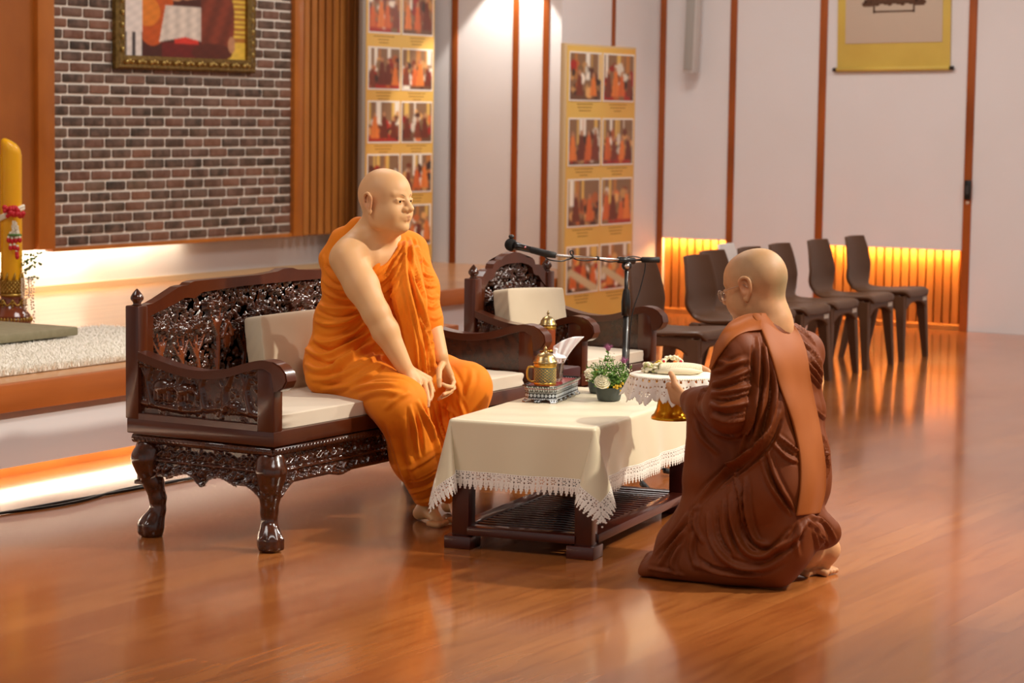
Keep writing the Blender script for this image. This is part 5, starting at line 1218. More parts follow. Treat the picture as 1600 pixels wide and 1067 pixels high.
def head_parts(v, o, f, s=1., who=1):
    """head around the eye-level centre o, facing f; returns the frame"""
    f = unit(f); u = np.array([0, 0, 1.]); r = unit(np.cross(f, u)); u = unit(np.cross(r, f)); R_ = np.array([f, r, u])
    P = lambda a, b, c: o+s*(a*f+b*r+c*u)
    E_ = lambda c, rr, k=.012, op='u', R=R_: v.ell(P(*c), np.array(rr)*s, R, k*s, op)
    C_ = lambda a, ra, b, rb, k=.01, op='u': v.cone(P(*a), ra*s, P(*b), rb*s, k*s, op)
    E_((-.012, 0, .030), (.098, .079, .088)); E_((-.030, 0, .020), (.078, .077, .080)); E_((.030, 0, .030), (.060, .064, .070), .02)
    E_((.020, 0, -.037), (.072, .070, .080), .02); E_((.035, 0, -.080), (.050, .048, .036), .022)
    for q in (-1, 1):
        E_((.052, q*.036, -.040), (.034, .028, .034), .02)          # cheek
        E_((.008, q*.054, -.058), (.042, .020, .042), .02)           # jaw corner
        C_((.083, q*.012, .022), .0095, (.068, q*.046, .028), .009, .010)   # brow ridge
        E_((.096, q*.031, .004), (.020, .020, .013), .010, 's')      # orbit
        E_((.074, q*.031, .002), (.0155, .019, .0120), .005)           # lids
        C_((.082, q*.047, .009), .0032, (.090, q*.018, .006), .0036, .003)
        C_((.094, q*.0195, -.026), .0026, (.080, q*.034, -.058), .0022, .006, 's')
        E_((.091, q*.031, .0005), (.007, .0135, .0026), .002, 's')     # lid opening
    C_((.082, 0, .018), .0085, (.104, 0, -.018), .0120, .010); E_((.108, 0, -.025), (.0135, .0145, .0115), .006)
    for q in (-1, 1): E_((.097, q*.0165, -.028), (.013, .0095, .010), .004); E_((.104, q*.0075, -.0375), (.004, .0035, .003), .002, 's')
    E_((.082, 0, -.052), (.020, .030, .018), .012)                   # muzzle
    C_((.096, -.007, -.0530), .0058, (.087, -.022, -.0600), .0030, .003); C_((.096, .007, -.0530), .0058, (.087, .022, -.0600), .0030, .003)
    C_((.093, -.008, -.0660), .0066, (.085, -.020, -.0625), .0030, .003); C_((.093, .008, -.0660), .0066, (.085, .020, -.0625), .0030, .003)
    C_((.101, -.012, -.0590), .0014, (.101, .012, -.0590), .0014, .001, 's'); C_((.101, 0, -.0590), .0014, (.094, .024, -.0610), .0012, .001, 's'); C_((.101, 0, -.0590), .0014, (.094, -.024, -.0610), .0012, .001, 's')
    E_((.074, 0, -.094), (.022, .024, .017), .014)                   # chin
    for q in (-1, 1):                                                # ears: rim, bowl, lobe
        out = unit(q*r*.93-f*.38); Re = np.array([unit(f+.35*out*0+np.cross(u, out)*0), out, u]); a1 = unit(np.cross(out, u))*(-1 if np.dot(np.cross(out, u), f) < 0 else 1)
        ce = P(-.012, q*.078, -.004); Re = np.array([a1, out, unit(np.cross(a1, out))])
        v.ell(ce+out*.006*s, np.array([.018, .007, .032])*s, Re, .006*s)
        pts = [ce+s*(a1*x+u*z+out*w) for x, z, w in ((.014, .010, .004), (.014, .024, .010), (.002, .034, .014), (-.014, .028, .017), (-.019, .010, .018), (-.015, -.010, .015), (-.006, -.024, .010), (.004, -.036, .007), (.010, -.030, .004))]
        pts = catmull(pts, 3)
        for a, b in zip(pts[:-1], pts[1:]): v.cone(a, .0048*s, b, .0048*s, .003*s)
        v.ell(pts[-4], np.array([.007, .005, .010])*s, Re, .004*s)
        v.ell(ce+s*(a1*.004+out*.013+u*.004), np.array([.009, .008, .017])*s, Re, .003*s, 's')
    return P, R_
def finish_body(name, v, m, parent, base, tints=(), iters=2):
    V, F = v.surface(); V = smooth_np(V, F, iters, .5); o = from_np(name, V, F, m, parent)
    col = np.tile(np.array(lin(base)[:3]), (len(V), 1))
    for c, rad, hexc, amt in tints:       # own colour of lips, ears, knuckles, shaved hair
        c = np.array(c); d = np.linalg.norm((V-c)/np.array(rad), axis=1); w = np.clip(1.25-d, 0, 1)**1*amt; w = np.clip(w*1.6, 0, amt); col = col*(1-w[:, None])+np.array(lin(hexc)[:3])*w[:, None]
    paint(o, col); return o, V, F
def face_tints(P, R_, lip, blush, s):
    t = [(P(.094, 0, -.054), (.012*s, .022*s, .006*s), lip, .55), (P(.092, 0, -.065), (.012*s, .020*s, .006*s), lip, .6)]
    for q in (-1, 1): t += [(P(-.012, q*.088, -.004), (.03*s,)*3, blush, .45)]
    return t
def eyes(P, R_, s, parent):
    for q in (-1, 1):
        bm = bmesh.new(); sphere(bm, (0, 0, 0), .0118*s, 20, 14, sc=(1, 1.2, 1)); Mx = Matrix(R_.T.tolist()).to_4x4(); Mx.translation = Vector(P(.0755, q*.031, .002)); bmesh.ops.transform(bm, matrix=Mx, verts=bm.verts)
        e = from_bm('eye', bm, M_EYEW, parent, True)
        bm = bmesh.new(); sphere(bm, (0, 0, 0), .0072*s, 16, 12, sc=(.45, 1, 1)); Mx = Matrix(R_.T.tolist()).to_4x4(); Mx.translation = Vector(P(.0852, q*.031+.001, .002)); bmesh.ops.transform(bm, matrix=Mx, verts=bm.verts)
        from_bm('iris', bm, M_IRIS, e, True)
def finger(v, pts, r0=.0088, r1=.0066): 
    n = len(pts)-1
    for i in range(n): v.cone(pts[i], r0+(r1-r0)*i/n, pts[i+1], r0+(r1-r0)*(i+1)/n, .0022)
def nails(parent, tips):
    for c, d, n in tips:
        d = unit(d); n = unit(n-d*(n@d)); t = np.cross(d, n); bm = bmesh.new(); sphere(bm, (0, 0, 0), 1, 10, 6)
        Mx = Matrix(np.array([d*.0062, t*.0048, n*.0018]).T.tolist()).to_4x4(); Mx.translation = Vector(c+n*.0056); bmesh.ops.transform(bm, matrix=Mx, verts=bm.verts)
        from_bm('fingernail', bm, mat('nail', '#e0b49a', .3), parent, True)
def hem_tube(name, ptsxy, V, F, r, m, parent, off=.002):
    bvh = BVHTree.FromPolygons(V.tolist(), F.tolist()); P = []
    for p in catmull(ptsxy, 6):
        h = bvh.ray_cast(Vector(EYE), Vector(ray(p[0], p[1])).normalized())
        if h[0] is not None and (not P or np.linalg.norm(np.array(h[0])-P[-1]) < .08): P.append(np.array(h[0])+np.array(h[1])*off)
    if len(P) > 2: return tubeo(name, P, r, m, parent, 6)
def cloth_noise(V, N, amp, seed, dirv, fr=26, lo=0, zfade=None):
    """soft long wrinkles everywhere, running along dirv"""
    r = np.random.RandomState(seed); d = unit(dirv); a = unit(np.cross(d, [.3, .9, .2])); b = np.cross(d, a); D = np.zeros(len(V))
    for k in range(5):
        f1 = fr*r.uniform(.6, 1.8); th = r.uniform(0, 2*PI); x = V@(a*math.cos(th)+b*math.sin(th))*f1+2.2*np.sin(V@d*r.uniform(3, 7)+r.uniform(0, 6)); D += np.abs(np.sin(x+r.uniform(0, 6)))**.8*(.5+.5*np.sin(V@d*r.uniform(4, 9)+r.uniform(0, 6)))
    D = D/5-.3
    return D*amp
# ------------------------------------------------------------------ the seated monk in orange
m1 = empty('person', (7.45, 5.0, 0), label='shaven-headed monk in a bright orange robe seated on the carved sofa', cat='person')
shR = CY_(543, 404, 5.00, 29); elR = CY_(588, 490, 4.85, 21); wrR = CY_(632, 574, 4.745, 13.0)
shL = CY_(640, 396, 4.92, 24); elL = CY_(667, 478, 4.82, 18); wrL = CY_(688, 556, 4.72, 12.5)
H1 = ony(604, 314, 4.90); f1 = unit([-.07, -.99, .01])
v = Vol((6.80, 4.50, 0), (8.05, 5.40, 1.40), .0034)
P1_, R1_ = head_parts(v, H1, f1, 1.03)
cc(v, CY_(588, 358, 4.955, 26), CY_(596, 330, 4.93, 26), .03)                       # neck
cc(v, CY_(584, 362, 4.98, 27), CY_(553, 388, 5.00, 25), .03); cc(v, CY_(592, 366, 4.98, 26), CY_(635, 392, 4.94, 24), .03)   # shoulders
v.cone(P1_(.045, 0, -.085), .030, CY_(598, 366, 4.93)[0], .05, .025)                   # underside of chin
cc(v, CY_(566, 430, 5.03, 30), CY_(618, 425, 4.97, 30), .03); cc(v, CY_(555, 500, 5.12, 30), CY_(612, 500, 5.02, 32), .05); cc(v, CY_(550, 570, 5.14, 34), CY_(615, 570, 5.04, 36), .05)
cc(v, CY_(580, 402, 4.965, 27), CY_(610, 400, 4.93, 25), .03)
cc(v, shR, (shR[0]*.5+elR[0]*.5, shR[1]*.90), .03); cc(v, (shR[0]*.5+elR[0]*.5, shR[1]*.90), elR, .02); v.cone(elR[0], elR[1]*1.0, (elR[0]*.68+wrR[0]*.32), elR[1]*.98, .02); v.cone((elR[0]*.68+wrR[0]*.32), elR[1]*.98, wrR[0], wrR[1], .02)
cc(v, shL, elL, .02); cc(v, elL, wrL, .02)
for h_, kn, an, to in ((CY_(535, 590, 5.10, 32), CY_(628, 634, 4.72, 24), CY_(668, 778, 4.78, 13), CY_(684, 806, 4.69, 10)), (CY_(630, 585, 5.05, 32), CY_(733, 608, 4.72, 24), CY_(712, 772, 4.78, 13), CY_(716, 795, 4.67, 10))):
    cc(v, h_, kn, .04); cc(v, kn, an, .03); a_ = an[0].copy(); a_[2] = .05; t_ = to[0].copy(); t_[2] = .022
    v.cone(an[0], an[1], a_, .035, .02); v.cone(a_, .032, t_, .021, .02); v.cone(a_+np.array([0, .035, -.022]), .026, a_, .03, .02)
    for q in range(5):
        e_ = t_+np.array([(q-2)*.018, -.006+.004*abs(q-1), -.008]); v.cone(e_+[0, .02, 0], .010, e_+np.array([0, -.024+.004*q*0, -.002]), .0095 if q else .012, .003)
# right hand resting on the right knee (back of the hand in view)
Y_ = lambda x, y, Y: ony(x, y, Y)
kR = [Y_(645, 600, 4.700), Y_(654, 598, 4.690), Y_(663, 596, 4.688), Y_(670, 593, 4.700)]
for a_, r_ in zip(kR, (.0145, .0155, .0155, .0145)): v.cone(wrR[0]+(a_-wrR[0])*.12, .018, a_, r_, .010)
v.cone(kR[0], .010, kR[3], .010, .008)
fR = [[kR[0], Y_(650, 612, 4.664), Y_(654, 624, 4.652)], [kR[1], Y_(658, 616, 4.650), Y_(661, 628, 4.636), Y_(662.5, 636, 4.634)], [kR[2], Y_(667, 613, 4.648), Y_(669, 626, 4.632), Y_(668.5, 634, 4.630)], [kR[3], Y_(674, 608, 4.664), Y_(674.5, 618, 4.652), Y_(672, 625, 4.650)]]
for ff, r_ in zip(fR, (.0092, .0102, .0104, .0098)): finger(v, ff, r_, r_*.80)
finger(v, [wrR[0]+(kR[3]-wrR[0])*.45+FV*.006, Y_(672, 598, 4.735), Y_(677, 611, 4.72)], .0115, .008)
# left hand, palm towards the hall, fingers curled to the thumb
kL = [Y_(704, 586, 4.70), Y_(706, 592, 4.712), Y_(704, 599, 4.724), Y_(700, 604, 4.735)]
for a_, r_ in zip(kL, (.0125, .013, .0125, .0115)): v.cone(wrL[0]+(a_-wrL[0])*.15, .019, a_, r_, .010)
v.cone(kL[0], .011, kL[3], .010, .008)
fL = [[kL[0], Y_(709, 597, 4.680), Y_(706, 605, 4.665), Y_(697, 603, 4.662), Y_(691, 600, 4.664)], [kL[1], Y_(709, 606, 4.692), Y_(702, 612, 4.675), Y_(693, 616, 4.67)], [kL[2], Y_(705, 612, 4.70), Y_(696, 618, 4.69), Y_(688, 622, 4.688)], [kL[3], Y_(699, 612, 4.715), Y_(691, 619, 4.71), Y_(685, 624, 4.708)]]
for ff, r_ in zip(fL, (.0096, .0096, .0090, .0082)): finger(v, ff, r_, r_*.78)
finger(v, [wrL[0]+(kL[0]-wrL[0])*.3, Y_(686, 578, 4.685), Y_(686, 592, 4.668), Y_(686.5, 603, 4.664)], .0135, .0088)
tn = face_tints(P1_, R1_, '#9c5844', '#cf8660', 1.03)
tn += [(a_[-1], (.010,)*3, '#d08a6c', .4) for a_ in fR+fL]+[(P1_(-.02, 0, .04), (.11, .11, .10), '#d0a27a', .35)]
b1, V1, F1 = finish_body('body', v, M_SK1, m1, '#e0b07c', tn)
eyes(P1_, R1_, 1.03, m1)
for q in (-1, 1):
    tubeo('eyebrow', [P1_(.0925, q*.011, .018), P1_(.0905, q*.022, .024), P1_(.082, q*.038, .027), P1_(.071, q*.048, .024)], .0022, M_BROW, m1, 6, flat=.5)
    tubeo('eyelash_line', [P1_(.0875, q*.018, .003), P1_(.0895, q*.027, .0062), P1_(.0870, q*.037, .0060), P1_(.080, q*.045, .002)], .0011, M_IRIS, m1, 5)
nails(m1, [(fR[i][-1], fR[i][-1]-fR[i][-2], -FV+UV*.3) for i in range(4)])
# robe
w = Vol((6.74, 4.46, 0), (8.20, 5.46, 1.18), .0058)
cc(w, CY_(547, 410, 5.06, 32), CY_(618, 414, 4.98, 33), .03)
cc(w, CY_(538, 440, 5.10, 36), CY_(620, 450, 4.97, 40), .05); cc(w, CY_(532, 500, 5.12, 42), CY_(622, 505, 4.98, 44), .05)
cc(w, CY_(528, 560, 5.13, 49), CY_(622, 560, 4.99, 48), .06)
cc(w, CY_(588, 424, 4.955, 29), CY_(622, 402, 4.935, 28), .03); cc(w, CY_(584, 452, 4.985, 34), CY_(622, 440, 4.94, 32), .04)
cc(w, CY_(641, 392, 4.92, 28), CY_(657, 450, 4.86, 27), .03); cc(w, CY_(657, 450, 4.86, 27), CY_(668, 500, 4.80, 22), .03); cc(w, CY_(668, 500, 4.80, 22), CY_(677, 527, 4.775, 16), .02)
cc(w, CY_(632, 398, 4.88, 22), CY_(640, 470, 4.80, 24), .03); cc(w, CY_(640, 470, 4.80, 24), CY_(656, 560, 4.765, 22), .03); cc(w, CY_(656, 560, 4.765, 20), CY_(668, 592, 4.76, 15), .03)
cc(w, CY_(615, 375, 4.955, 24), CY_(640, 390, 4.93, 26), .02)
cc(w, CY_(528, 575, 5.13, 50), CY_(622, 630, 4.735, 40), .06)                        # right thigh
cc(w, CY_(626, 634, 4.725, 40), CY_(650, 712, 4.74, 38), .05); cc(w, CY_(650, 712, 4.74, 38), CY_(668, 770, 4.76, 25), .04)
cc(w, CY_(630, 580, 5.05, 50), CY_(728, 606, 4.73, 37), .06)                         # left thigh
cc(w, CY_(730, 608, 4.725, 36), CY_(715, 700, 4.74, 28), .05); cc(w, CY_(715, 700, 4.74, 28), CY_(712, 772, 4.76, 20), .03)
cc(w, CY_(672, 610, 4.86, 36), CY_(686, 690, 4.82, 22), .05); cc(w, CY_(686, 690, 4.82, 22), CY_(690, 770, 4.80, 14), .03)
cc(w, CY_(505, 590, 5.12, 28), CY_(560, 615, 5.02, 26), .04)
A_ = ony(618, 370, 4.88); B_1 = ony(576, 424, 4.85); C_1 = ony(508, 392, 5.18)
n_ = np.cross(B_1-A_, C_1-A_); n_ = n_/np.linalg.norm(n_); shp = ony(545, 380, 4.98)
if (shp-A_)@n_ < 0: n_ = -n_
w.half(A_+n_*.0, n_, .006)
w.cone(shR[0]+(shR[0]-elR[0])*.3, .072, shR[0]*.72+elR[0]*.28, .064, .012, 's')
cc(w, CY_(560, 352, 5.03, 11), CY_(534, 374, 5.10, 15), .02); cc(w, CY_(534, 374, 5.10, 15), CY_(520, 405, 5.14, 22), .03); cc(w, CY_(560, 352, 5.03, 11), CY_(612, 372, 5.02, 22), .03)
w.half((0, 0, .045), (0, 0, -1), .004)
for an_ in ((668, 790, 4.76), (713, 785, 4.76)):   # open hem round the ankles
    p_ = ony(*an_); w.cone((p_[0], p_[1], .0), .040, (p_[0], p_[1], .11), .034, .004, 's')
VR, FR = w.surface(); VR = smooth_np(VR, FR, 4, .5)
M1_FOLDS = [
 # around the back and under the bare arm
 ([(497,425),(515,445),(545,452),(566,448)],9,9), ([(493,445),(520,462),(552,466),(575,462)],8,8), ([(488,470),(515,482),(550,482),(580,470)],10,10), ([(486,498),(512,506),(545,500),(580,478)],9,9),
 ([(480,520),(505,535),(540,528),(578,500)],12,12), ([(478,545),(505,556),(545,540),(590,508)],10,11), ([(476,568),(500,578),(540,565),(592,528)],12,13), ([(484,592),(520,590),(560,575),(600,548)],9,11),
 ([(500,610),(540,602),(580,585),(612,560)],8,10), ([(505,398),(512,425),(530,442)],7,7), ([(507,412),(528,430),(552,436)],-7,5), ([(490,482),(520,494),(560,490)],-8,6), ([(482,532),(515,546),(560,524)],-9,7), ([(480,556),(520,566),(575,532)],-8,7),
 # diagonal gathers from the armpit to the left shoulder
 ([(582,420),(600,402),(622,378)],6,6), ([(585,432),(605,414),(628,382)],7,6), ([(588,446),(610,425),(632,386)],7,7), ([(593,462),(614,442),(634,395)],6,7), ([(583,426),(603,408),(625,380)],-5,4), ([(590,440),(610,420),(630,384)],-6,4), ([(592,455),(613,434),(634,392)],-6,4),
 ([(600,475),(615,458),(632,420)],5,7), ([(608,495),(622,470),(634,430)],5,8),
 # long falls from the left shoulder
 ([(634,372),(634,410),(638,450),(650,500),(656,560)],10,8), ([(640,370),(646,410),(656,445),(668,470)],11,9), ([(637,400),(646,440),(660,480),(672,530),(680,580)],10,8), ([(628,420),(640,470),(650,530),(656,585)],8,8), ([(618,460),(630,510),(640,560),(648,590)],6,9),
 ([(636,395),(640,430),(652,480),(664,530),(668,580)],-10,5), ([(645,400),(652,440),(664,468)],-8,5), ([(632,430),(643,480),(654,540),(660,590)],-9,5), ([(654,480),(668,520),(676,560)],-9,5), ([(648,372),(655,400),(660,425)],8,7),
 ([(662,500),(672,545),(678,585)],9,6), ([(656,520),(664,560),(666,592)],8,6),
 # sleeve
 ([(658,400),(664,412),(672,418)],-5,5), ([(661,425),(668,431),(678,432)],7,5), ([(664,445),(672,448),(682,446)],7,5), ([(667,461),(676,466),(686,462)],6,5), ([(669,479),(678,482),(689,474)],7,6), ([(672,496),(681,498),(691,492)],5,5), ([(662,436),(670,440),(680,439)],-5,3.5), ([(668,471),(677,474),(687,468)],-5,3.5),
 # over the right thigh
 ([(500,600),(540,600),(590,590),(632,592)],-5,9), ([(545,610),(580,602),(620,600)],7,10), ([(515,585),(545,560),(568,555)],7,10), ([(560,620),(595,612),(632,615)],8,12), ([(600,640),(618,625),(640,612)],6,9), ([(575,565),(600,555),(625,560)],7,10), ([(590,580),(612,568),(636,572)],-6,6),
 # skirt over the shins
 ([(640,632),(648,670),(652,705)],9,8), ([(652,625),(668,660),(684,705),(692,745)],12,9), ([(660,632),(676,672),(690,715)],-12,6), ([(632,650),(636,700),(650,750)],7,14), ([(650,640),(657,680),(660,715)],-7,8), ([(606,660),(620,710),(640,765)],6,12),
 ([(640,770),(665,762),(690,748)],7,8), ([(630,735),(655,725),(685,705)],5,9), ([(645,785),(668,782),(692,768)],6,7), ([(636,752),(660,748),(690,730)],-5,6),
 ([(678,628),(686,660),(696,690)],10,6), ([(690,625),(694,655),(700,685)],9,6), ([(684,628),(690,658),(697,688)],-11,4), ([(700,628),(706,655),(710,680)],9,7), ([(672,640),(682,680),(692,720)],8,6), ([(714,618),(722,640),(728,660)],6,8), ([(700,575),(715,600),(722,630)],6,10), ([(738,575),(735,600),(722,628)],5,12),
 ([(676,602),(682,622),(690,640)],9,6), ([(690,632),(704,640),(716,655)],7,6)]
N_ = normals_np(VR, FR); VR = VR+N_*cloth_noise(VR, N_, .015, 3, (.35, -.2, 1.), 24)[:, None]
VR = fold(VR, FR, M1_FOLDS); VR = smooth_np(VR, FR, 1, .12); VR[:, 2] = np.maximum(VR[:, 2], .03)
r1o = from_np('robe', VR, FR, M_ROBE1, m1)
hem_tube('robe_hem', [(624,372), (612,384), (598,396), (585,408), (579,418)], VR, FR, .0022, M_ROBE1, r1o)
# ------------------------------------------------------------------ the kneeling monk in brown
m2 = empty('person', (7.2, 3.3, 0), label='bespectacled shaven monk in a dark brown robe kneeling at the table', cat='person')
H2 = onx(1178, 448, 7.24); f2 = unit([.06, .95, -.26])
v = Vol((6.78, 2.86, 0), (7.72, 3.86, 1.13), .0034)
P2_, R2_ = head_parts(v, H2, f2, 1.06, 2)
v.ell(P2_(-.045, 0, .03), (.072, .080, .082), R2_, .02)
cc(v, CX_(1206, 502, 7.24, 33), CX_(1194, 470, 7.24, 32), .03); cc(v, CX_(1206, 520, 7.24, 28), CX_(1160, 550, 7.08, 22), .03); cc(v, CX_(1206, 520, 7.24, 28), CX_(1250, 550, 7.40, 20), .03)
cc(v, CX_(1200, 580, 7.18, 42), CX_(1228, 580, 7.30, 38), .05); cc(v, CX_(1205, 700, 7.15, 54), CX_(1232, 700, 7.30, 50), .06)
sl = CX_(1150, 550, 7.05, 24); el = CX_(1140, 640, 7.03, 20); wl = (np.array([7.235, 3.565, .572]), .028)
cc(v, sl, el, .02); v.cone(el[0], el[1], wl[0], wl[1], .02)
sr = CX_(1254, 552, 7.42, 18); er = (np.array([7.50, 3.32, .60]), .042); wr = (np.array([7.53, 3.58, .585]), .028)
cc(v, sr, er, .02); cc(v, er, wr, .02)
# left hand: thumb over the rim, fingers gathered round the top of the foot
kk_ = [np.array([7.262, 3.662, .618]), np.array([7.268, 3.668, .600]), np.array([7.270, 3.664, .583]), np.array([7.268, 3.654, .567])]
for a_ in kk_: v.cone(wl[0]+(a_-wl[0])*.15, .020, a_, .0135, .010)
for q, a_ in enumerate(kk_):
    c_ = np.array([PX_, PY_, a_[2]]); finger(v, [a_, a_+np.array([.012, .030, -.001]), a_+np.array([.042, .044, -.003]), a_+np.array([.070, .036, -.004])], .0094-.0006*q, .0072)
finger(v, [wl[0]+np.array([.004, .030, .022]), np.array([7.245, 3.628, .622]), np.array([7.252, 3.640, .648]), np.array([7.262, 3.655, .660])], .0135, .0088)
kr_ = [np.array([7.535, 3.668, z]) for z in (.612, .596, .580, .566)]
for a_ in kr_: v.cone(wr[0], .022, a_, .013, .010)
for a_ in kr_: finger(v, [a_, a_+np.array([-.018, .026, 0]), a_+np.array([-.05, .034, 0])], .009, .007)
finger(v, [wr[0]+np.array([0, .03, .02]), np.array([7.54, 3.65, .645]), np.array([7.525, 3.67, .660])], .012, .0085)
for hx, kx in ((7.12, 7.06), (7.32, 7.36)):
    v.cone((hx, 3.21, .27), .085, (kx, 3.50, .085), .062, .05); v.cone((kx, 3.50, .07), .055, (hx, 3.14, .085), .045, .03)
# soles turned up behind, toes tucked on the floor
for bx_, s_ in ((onz(1262, 900, 0), .92), (onz(1292, 898, 0), 1.08)):
    b_ = bx_+np.array([0, .02, 0]); heel = b_+np.array([.0, -.020, .082*s_]); ball = b_+np.array([0, .008, .040])
    v.cone(heel, .037*s_, ball, .037*s_, .02); v.ell(heel+[0, .005, -.002], (.039*s_, .040*s_, .042*s_), None, .02); v.cone(heel+[0, .03, .01], .030, b_+np.array([0, .16, .10]), .034, .03)
    for q in range(5): t_ = b_+np.array([(q-2)*.016*s_, .0-.004*abs(q-1), .012]); v.cone(t_+[0, .012, .008], .0105, t_+np.array([0, -.026, 0]), .0100 if q else .012, .003)
v.half((0, 0, .001), (0, 0, -1), 0)
hair = '#8a7f5e'
tn = face_tints(P2_, R2_, '#a05c44', '#c9825a', 1.06)+[(P2_(-.035, 0, .045), (.090, .088, .082), hair, .85), (P2_(-.075, 0, -.01), (.05, .07, .06), hair, .8)]+[(np.array([7.315, 3.02, .07]), (.03, .04, .04), '#d08868', .5), (np.array([7.20, 3.06, .05]), (.025, .03, .03), '#d08868', .4)]
b2o, V2, F2 = finish_body('body', v, M_SK2, m2, '#cf9a6c', tn)
eyes(P2_, R2_, 1.06, m2)
for q in (-1, 1): tubeo('eyebrow', [P2_(.0905, q*.012, .021), P2_(.0900, q*.024, .026), P2_(.080, q*.040, .025), P2_(.069, q*.049, .020)], .0016, M_BROW, m2, 6, flat=.5)
nails(m2, [(np.array([7.262, 3.655, .660]), np.array([.3, .4, .5]), np.array([-.5, -.5, .6]))])
gs = empty('spectacles', tuple(P2_(.1, 0, 0)), label='thin metal-rimmed spectacles worn by the kneeling monk', cat='glasses')
M_RIM = mat('rim_metal', '#b89a86', .3, metal=.8)
for q in (-1, 1):
    ring = [P2_(.108-.010*abs(math.sin(a))*0-.006*(abs(q*.034+.024*math.cos(a))/.05)**2, q*.034+.024*math.cos(a), -.006+.018*math.sin(a)) for a in np.linspace(0, 2*PI, 28, endpoint=False)]
    tubeo('rim', ring, .0014, M_RIM, gs, 6, closed=True)
    bm = bmesh.new(); f_ = [bm.verts.new(tuple(p)) for p in ring]; bm.faces.new(f_); o = from_bm('lens', bm, mat('lens_glass', '#ffffff', .02, trans=1, ior=1.1), gs); o.modifiers.new('t', 'SOLIDIFY').thickness = .001
    tubeo('temple', [P2_(.102, q*.058, .002), P2_(.05, q*.078, .006), P2_(-.01, q*.086, .010), P2_(-.028, q*.090, -.004)], .0014, M_RIM, gs, 6)
tubeo('bridge', [P2_(.107, -.011, -.002), P2_(.112, 0, .003), P2_(.107, .011, -.002)], .0014, M_RIM, gs, 6)
# robe
w = Vol((6.70, 2.74, 0), (7.78, 3.86, .93), .0058)
cc(w, CX_(1200, 522, 7.22, 34), CX_(1152, 546, 7.06, 32), .03); cc(w, CX_(1208, 522, 7.26, 32), CX_(1254, 548, 7.40, 30), .03)
cc(w, CX_(1186, 575, 7.10, 44), CX_(1244, 580, 7.34, 42), .05); cc(w, CX_(1196, 640, 7.10, 50), CX_(1244, 640, 7.34, 45), .05)
cc(w, CX_(1206, 705, 7.10, 54), CX_(1246, 705, 7.33, 48), .06); cc(w, CX_(1216, 755, 7.11, 54), CX_(1246, 752, 7.33, 48), .06)
cc(w, CX_(1150, 552, 7.04, 34), CX_(1143, 635, 7.00, 38), .03); w.cone(CX_(1143, 635, 7.00)[0], .074, (7.19, 3.52, .575), .052, .04); w.cone((7.17, 3.49, .575), .050, (7.225, 3.555, .578), .038, .01)
cc(w, CX_(1254, 550, 7.42, 32), (er[0], .078), .03); w.cone(er[0], .078, (7.52, 3.54, .58), .045, .03)
w.cone((7.13, 3.46, .56), .056, (7.08, 3.435, .34), .060, .03); w.cone((7.08, 3.425, .34), .058, (7.07, 3.47, .10), .070, .03)
w.cone((7.14, 3.36, .52), .082, (7.12, 3.37, .22), .095, .05); w.cone((7.44, 3.45, .52), .06, (7.38, 3.5, .12), .085, .05)
w.cone((7.10, 3.19, .30), .135, (7.06, 3.50, .10), .090, .05); w.cone(CX_(1238, 762, 7.32)[0], .112, (7.38, 3.52, .10), .09, .06); w.cone((7.22, 3.235, .42), .145, (7.22, 3.38, .18), .11, .06)
w.cone((7.0, 3.52, .045), .052, (7.05, 3.14, .060), .055, .05); w.cone((6.985, 3.595, .020), .028, (7.1, 3.62, .03), .040, .04); w.cone((7.03, 3.3, .10), .09, (7.08, 3.12, .13), .085, .05)
cc(w, CX_(1236, 822, 7.08, 38), CX_(1262, 836, 7.15, 28), .04); cc(w, CX_(1262, 815, 7.25, 32), CX_(1290, 832, 7.29, 25), .04); cc(w, CX_(1225, 845, 7.10, 34), CX_(1268, 840, 7.24, 22), .04)
# the opening behind, where the soles show
cc(w, CX_(1222, 930, 7.10, 20), CX_(1262, 892, 7.14, 26), .008, 's')
for px_, py_, pr_ in ((1263, 890, 27), (1296, 886, 28)):
    q_ = CX_(px_, py_, 7.22, pr_); w.cone(q_[0]+np.array([0, -.16, -.03]), q_[1]*1.1, q_[0]+np.array([0, .03, 0]), q_[1], .010, 's')
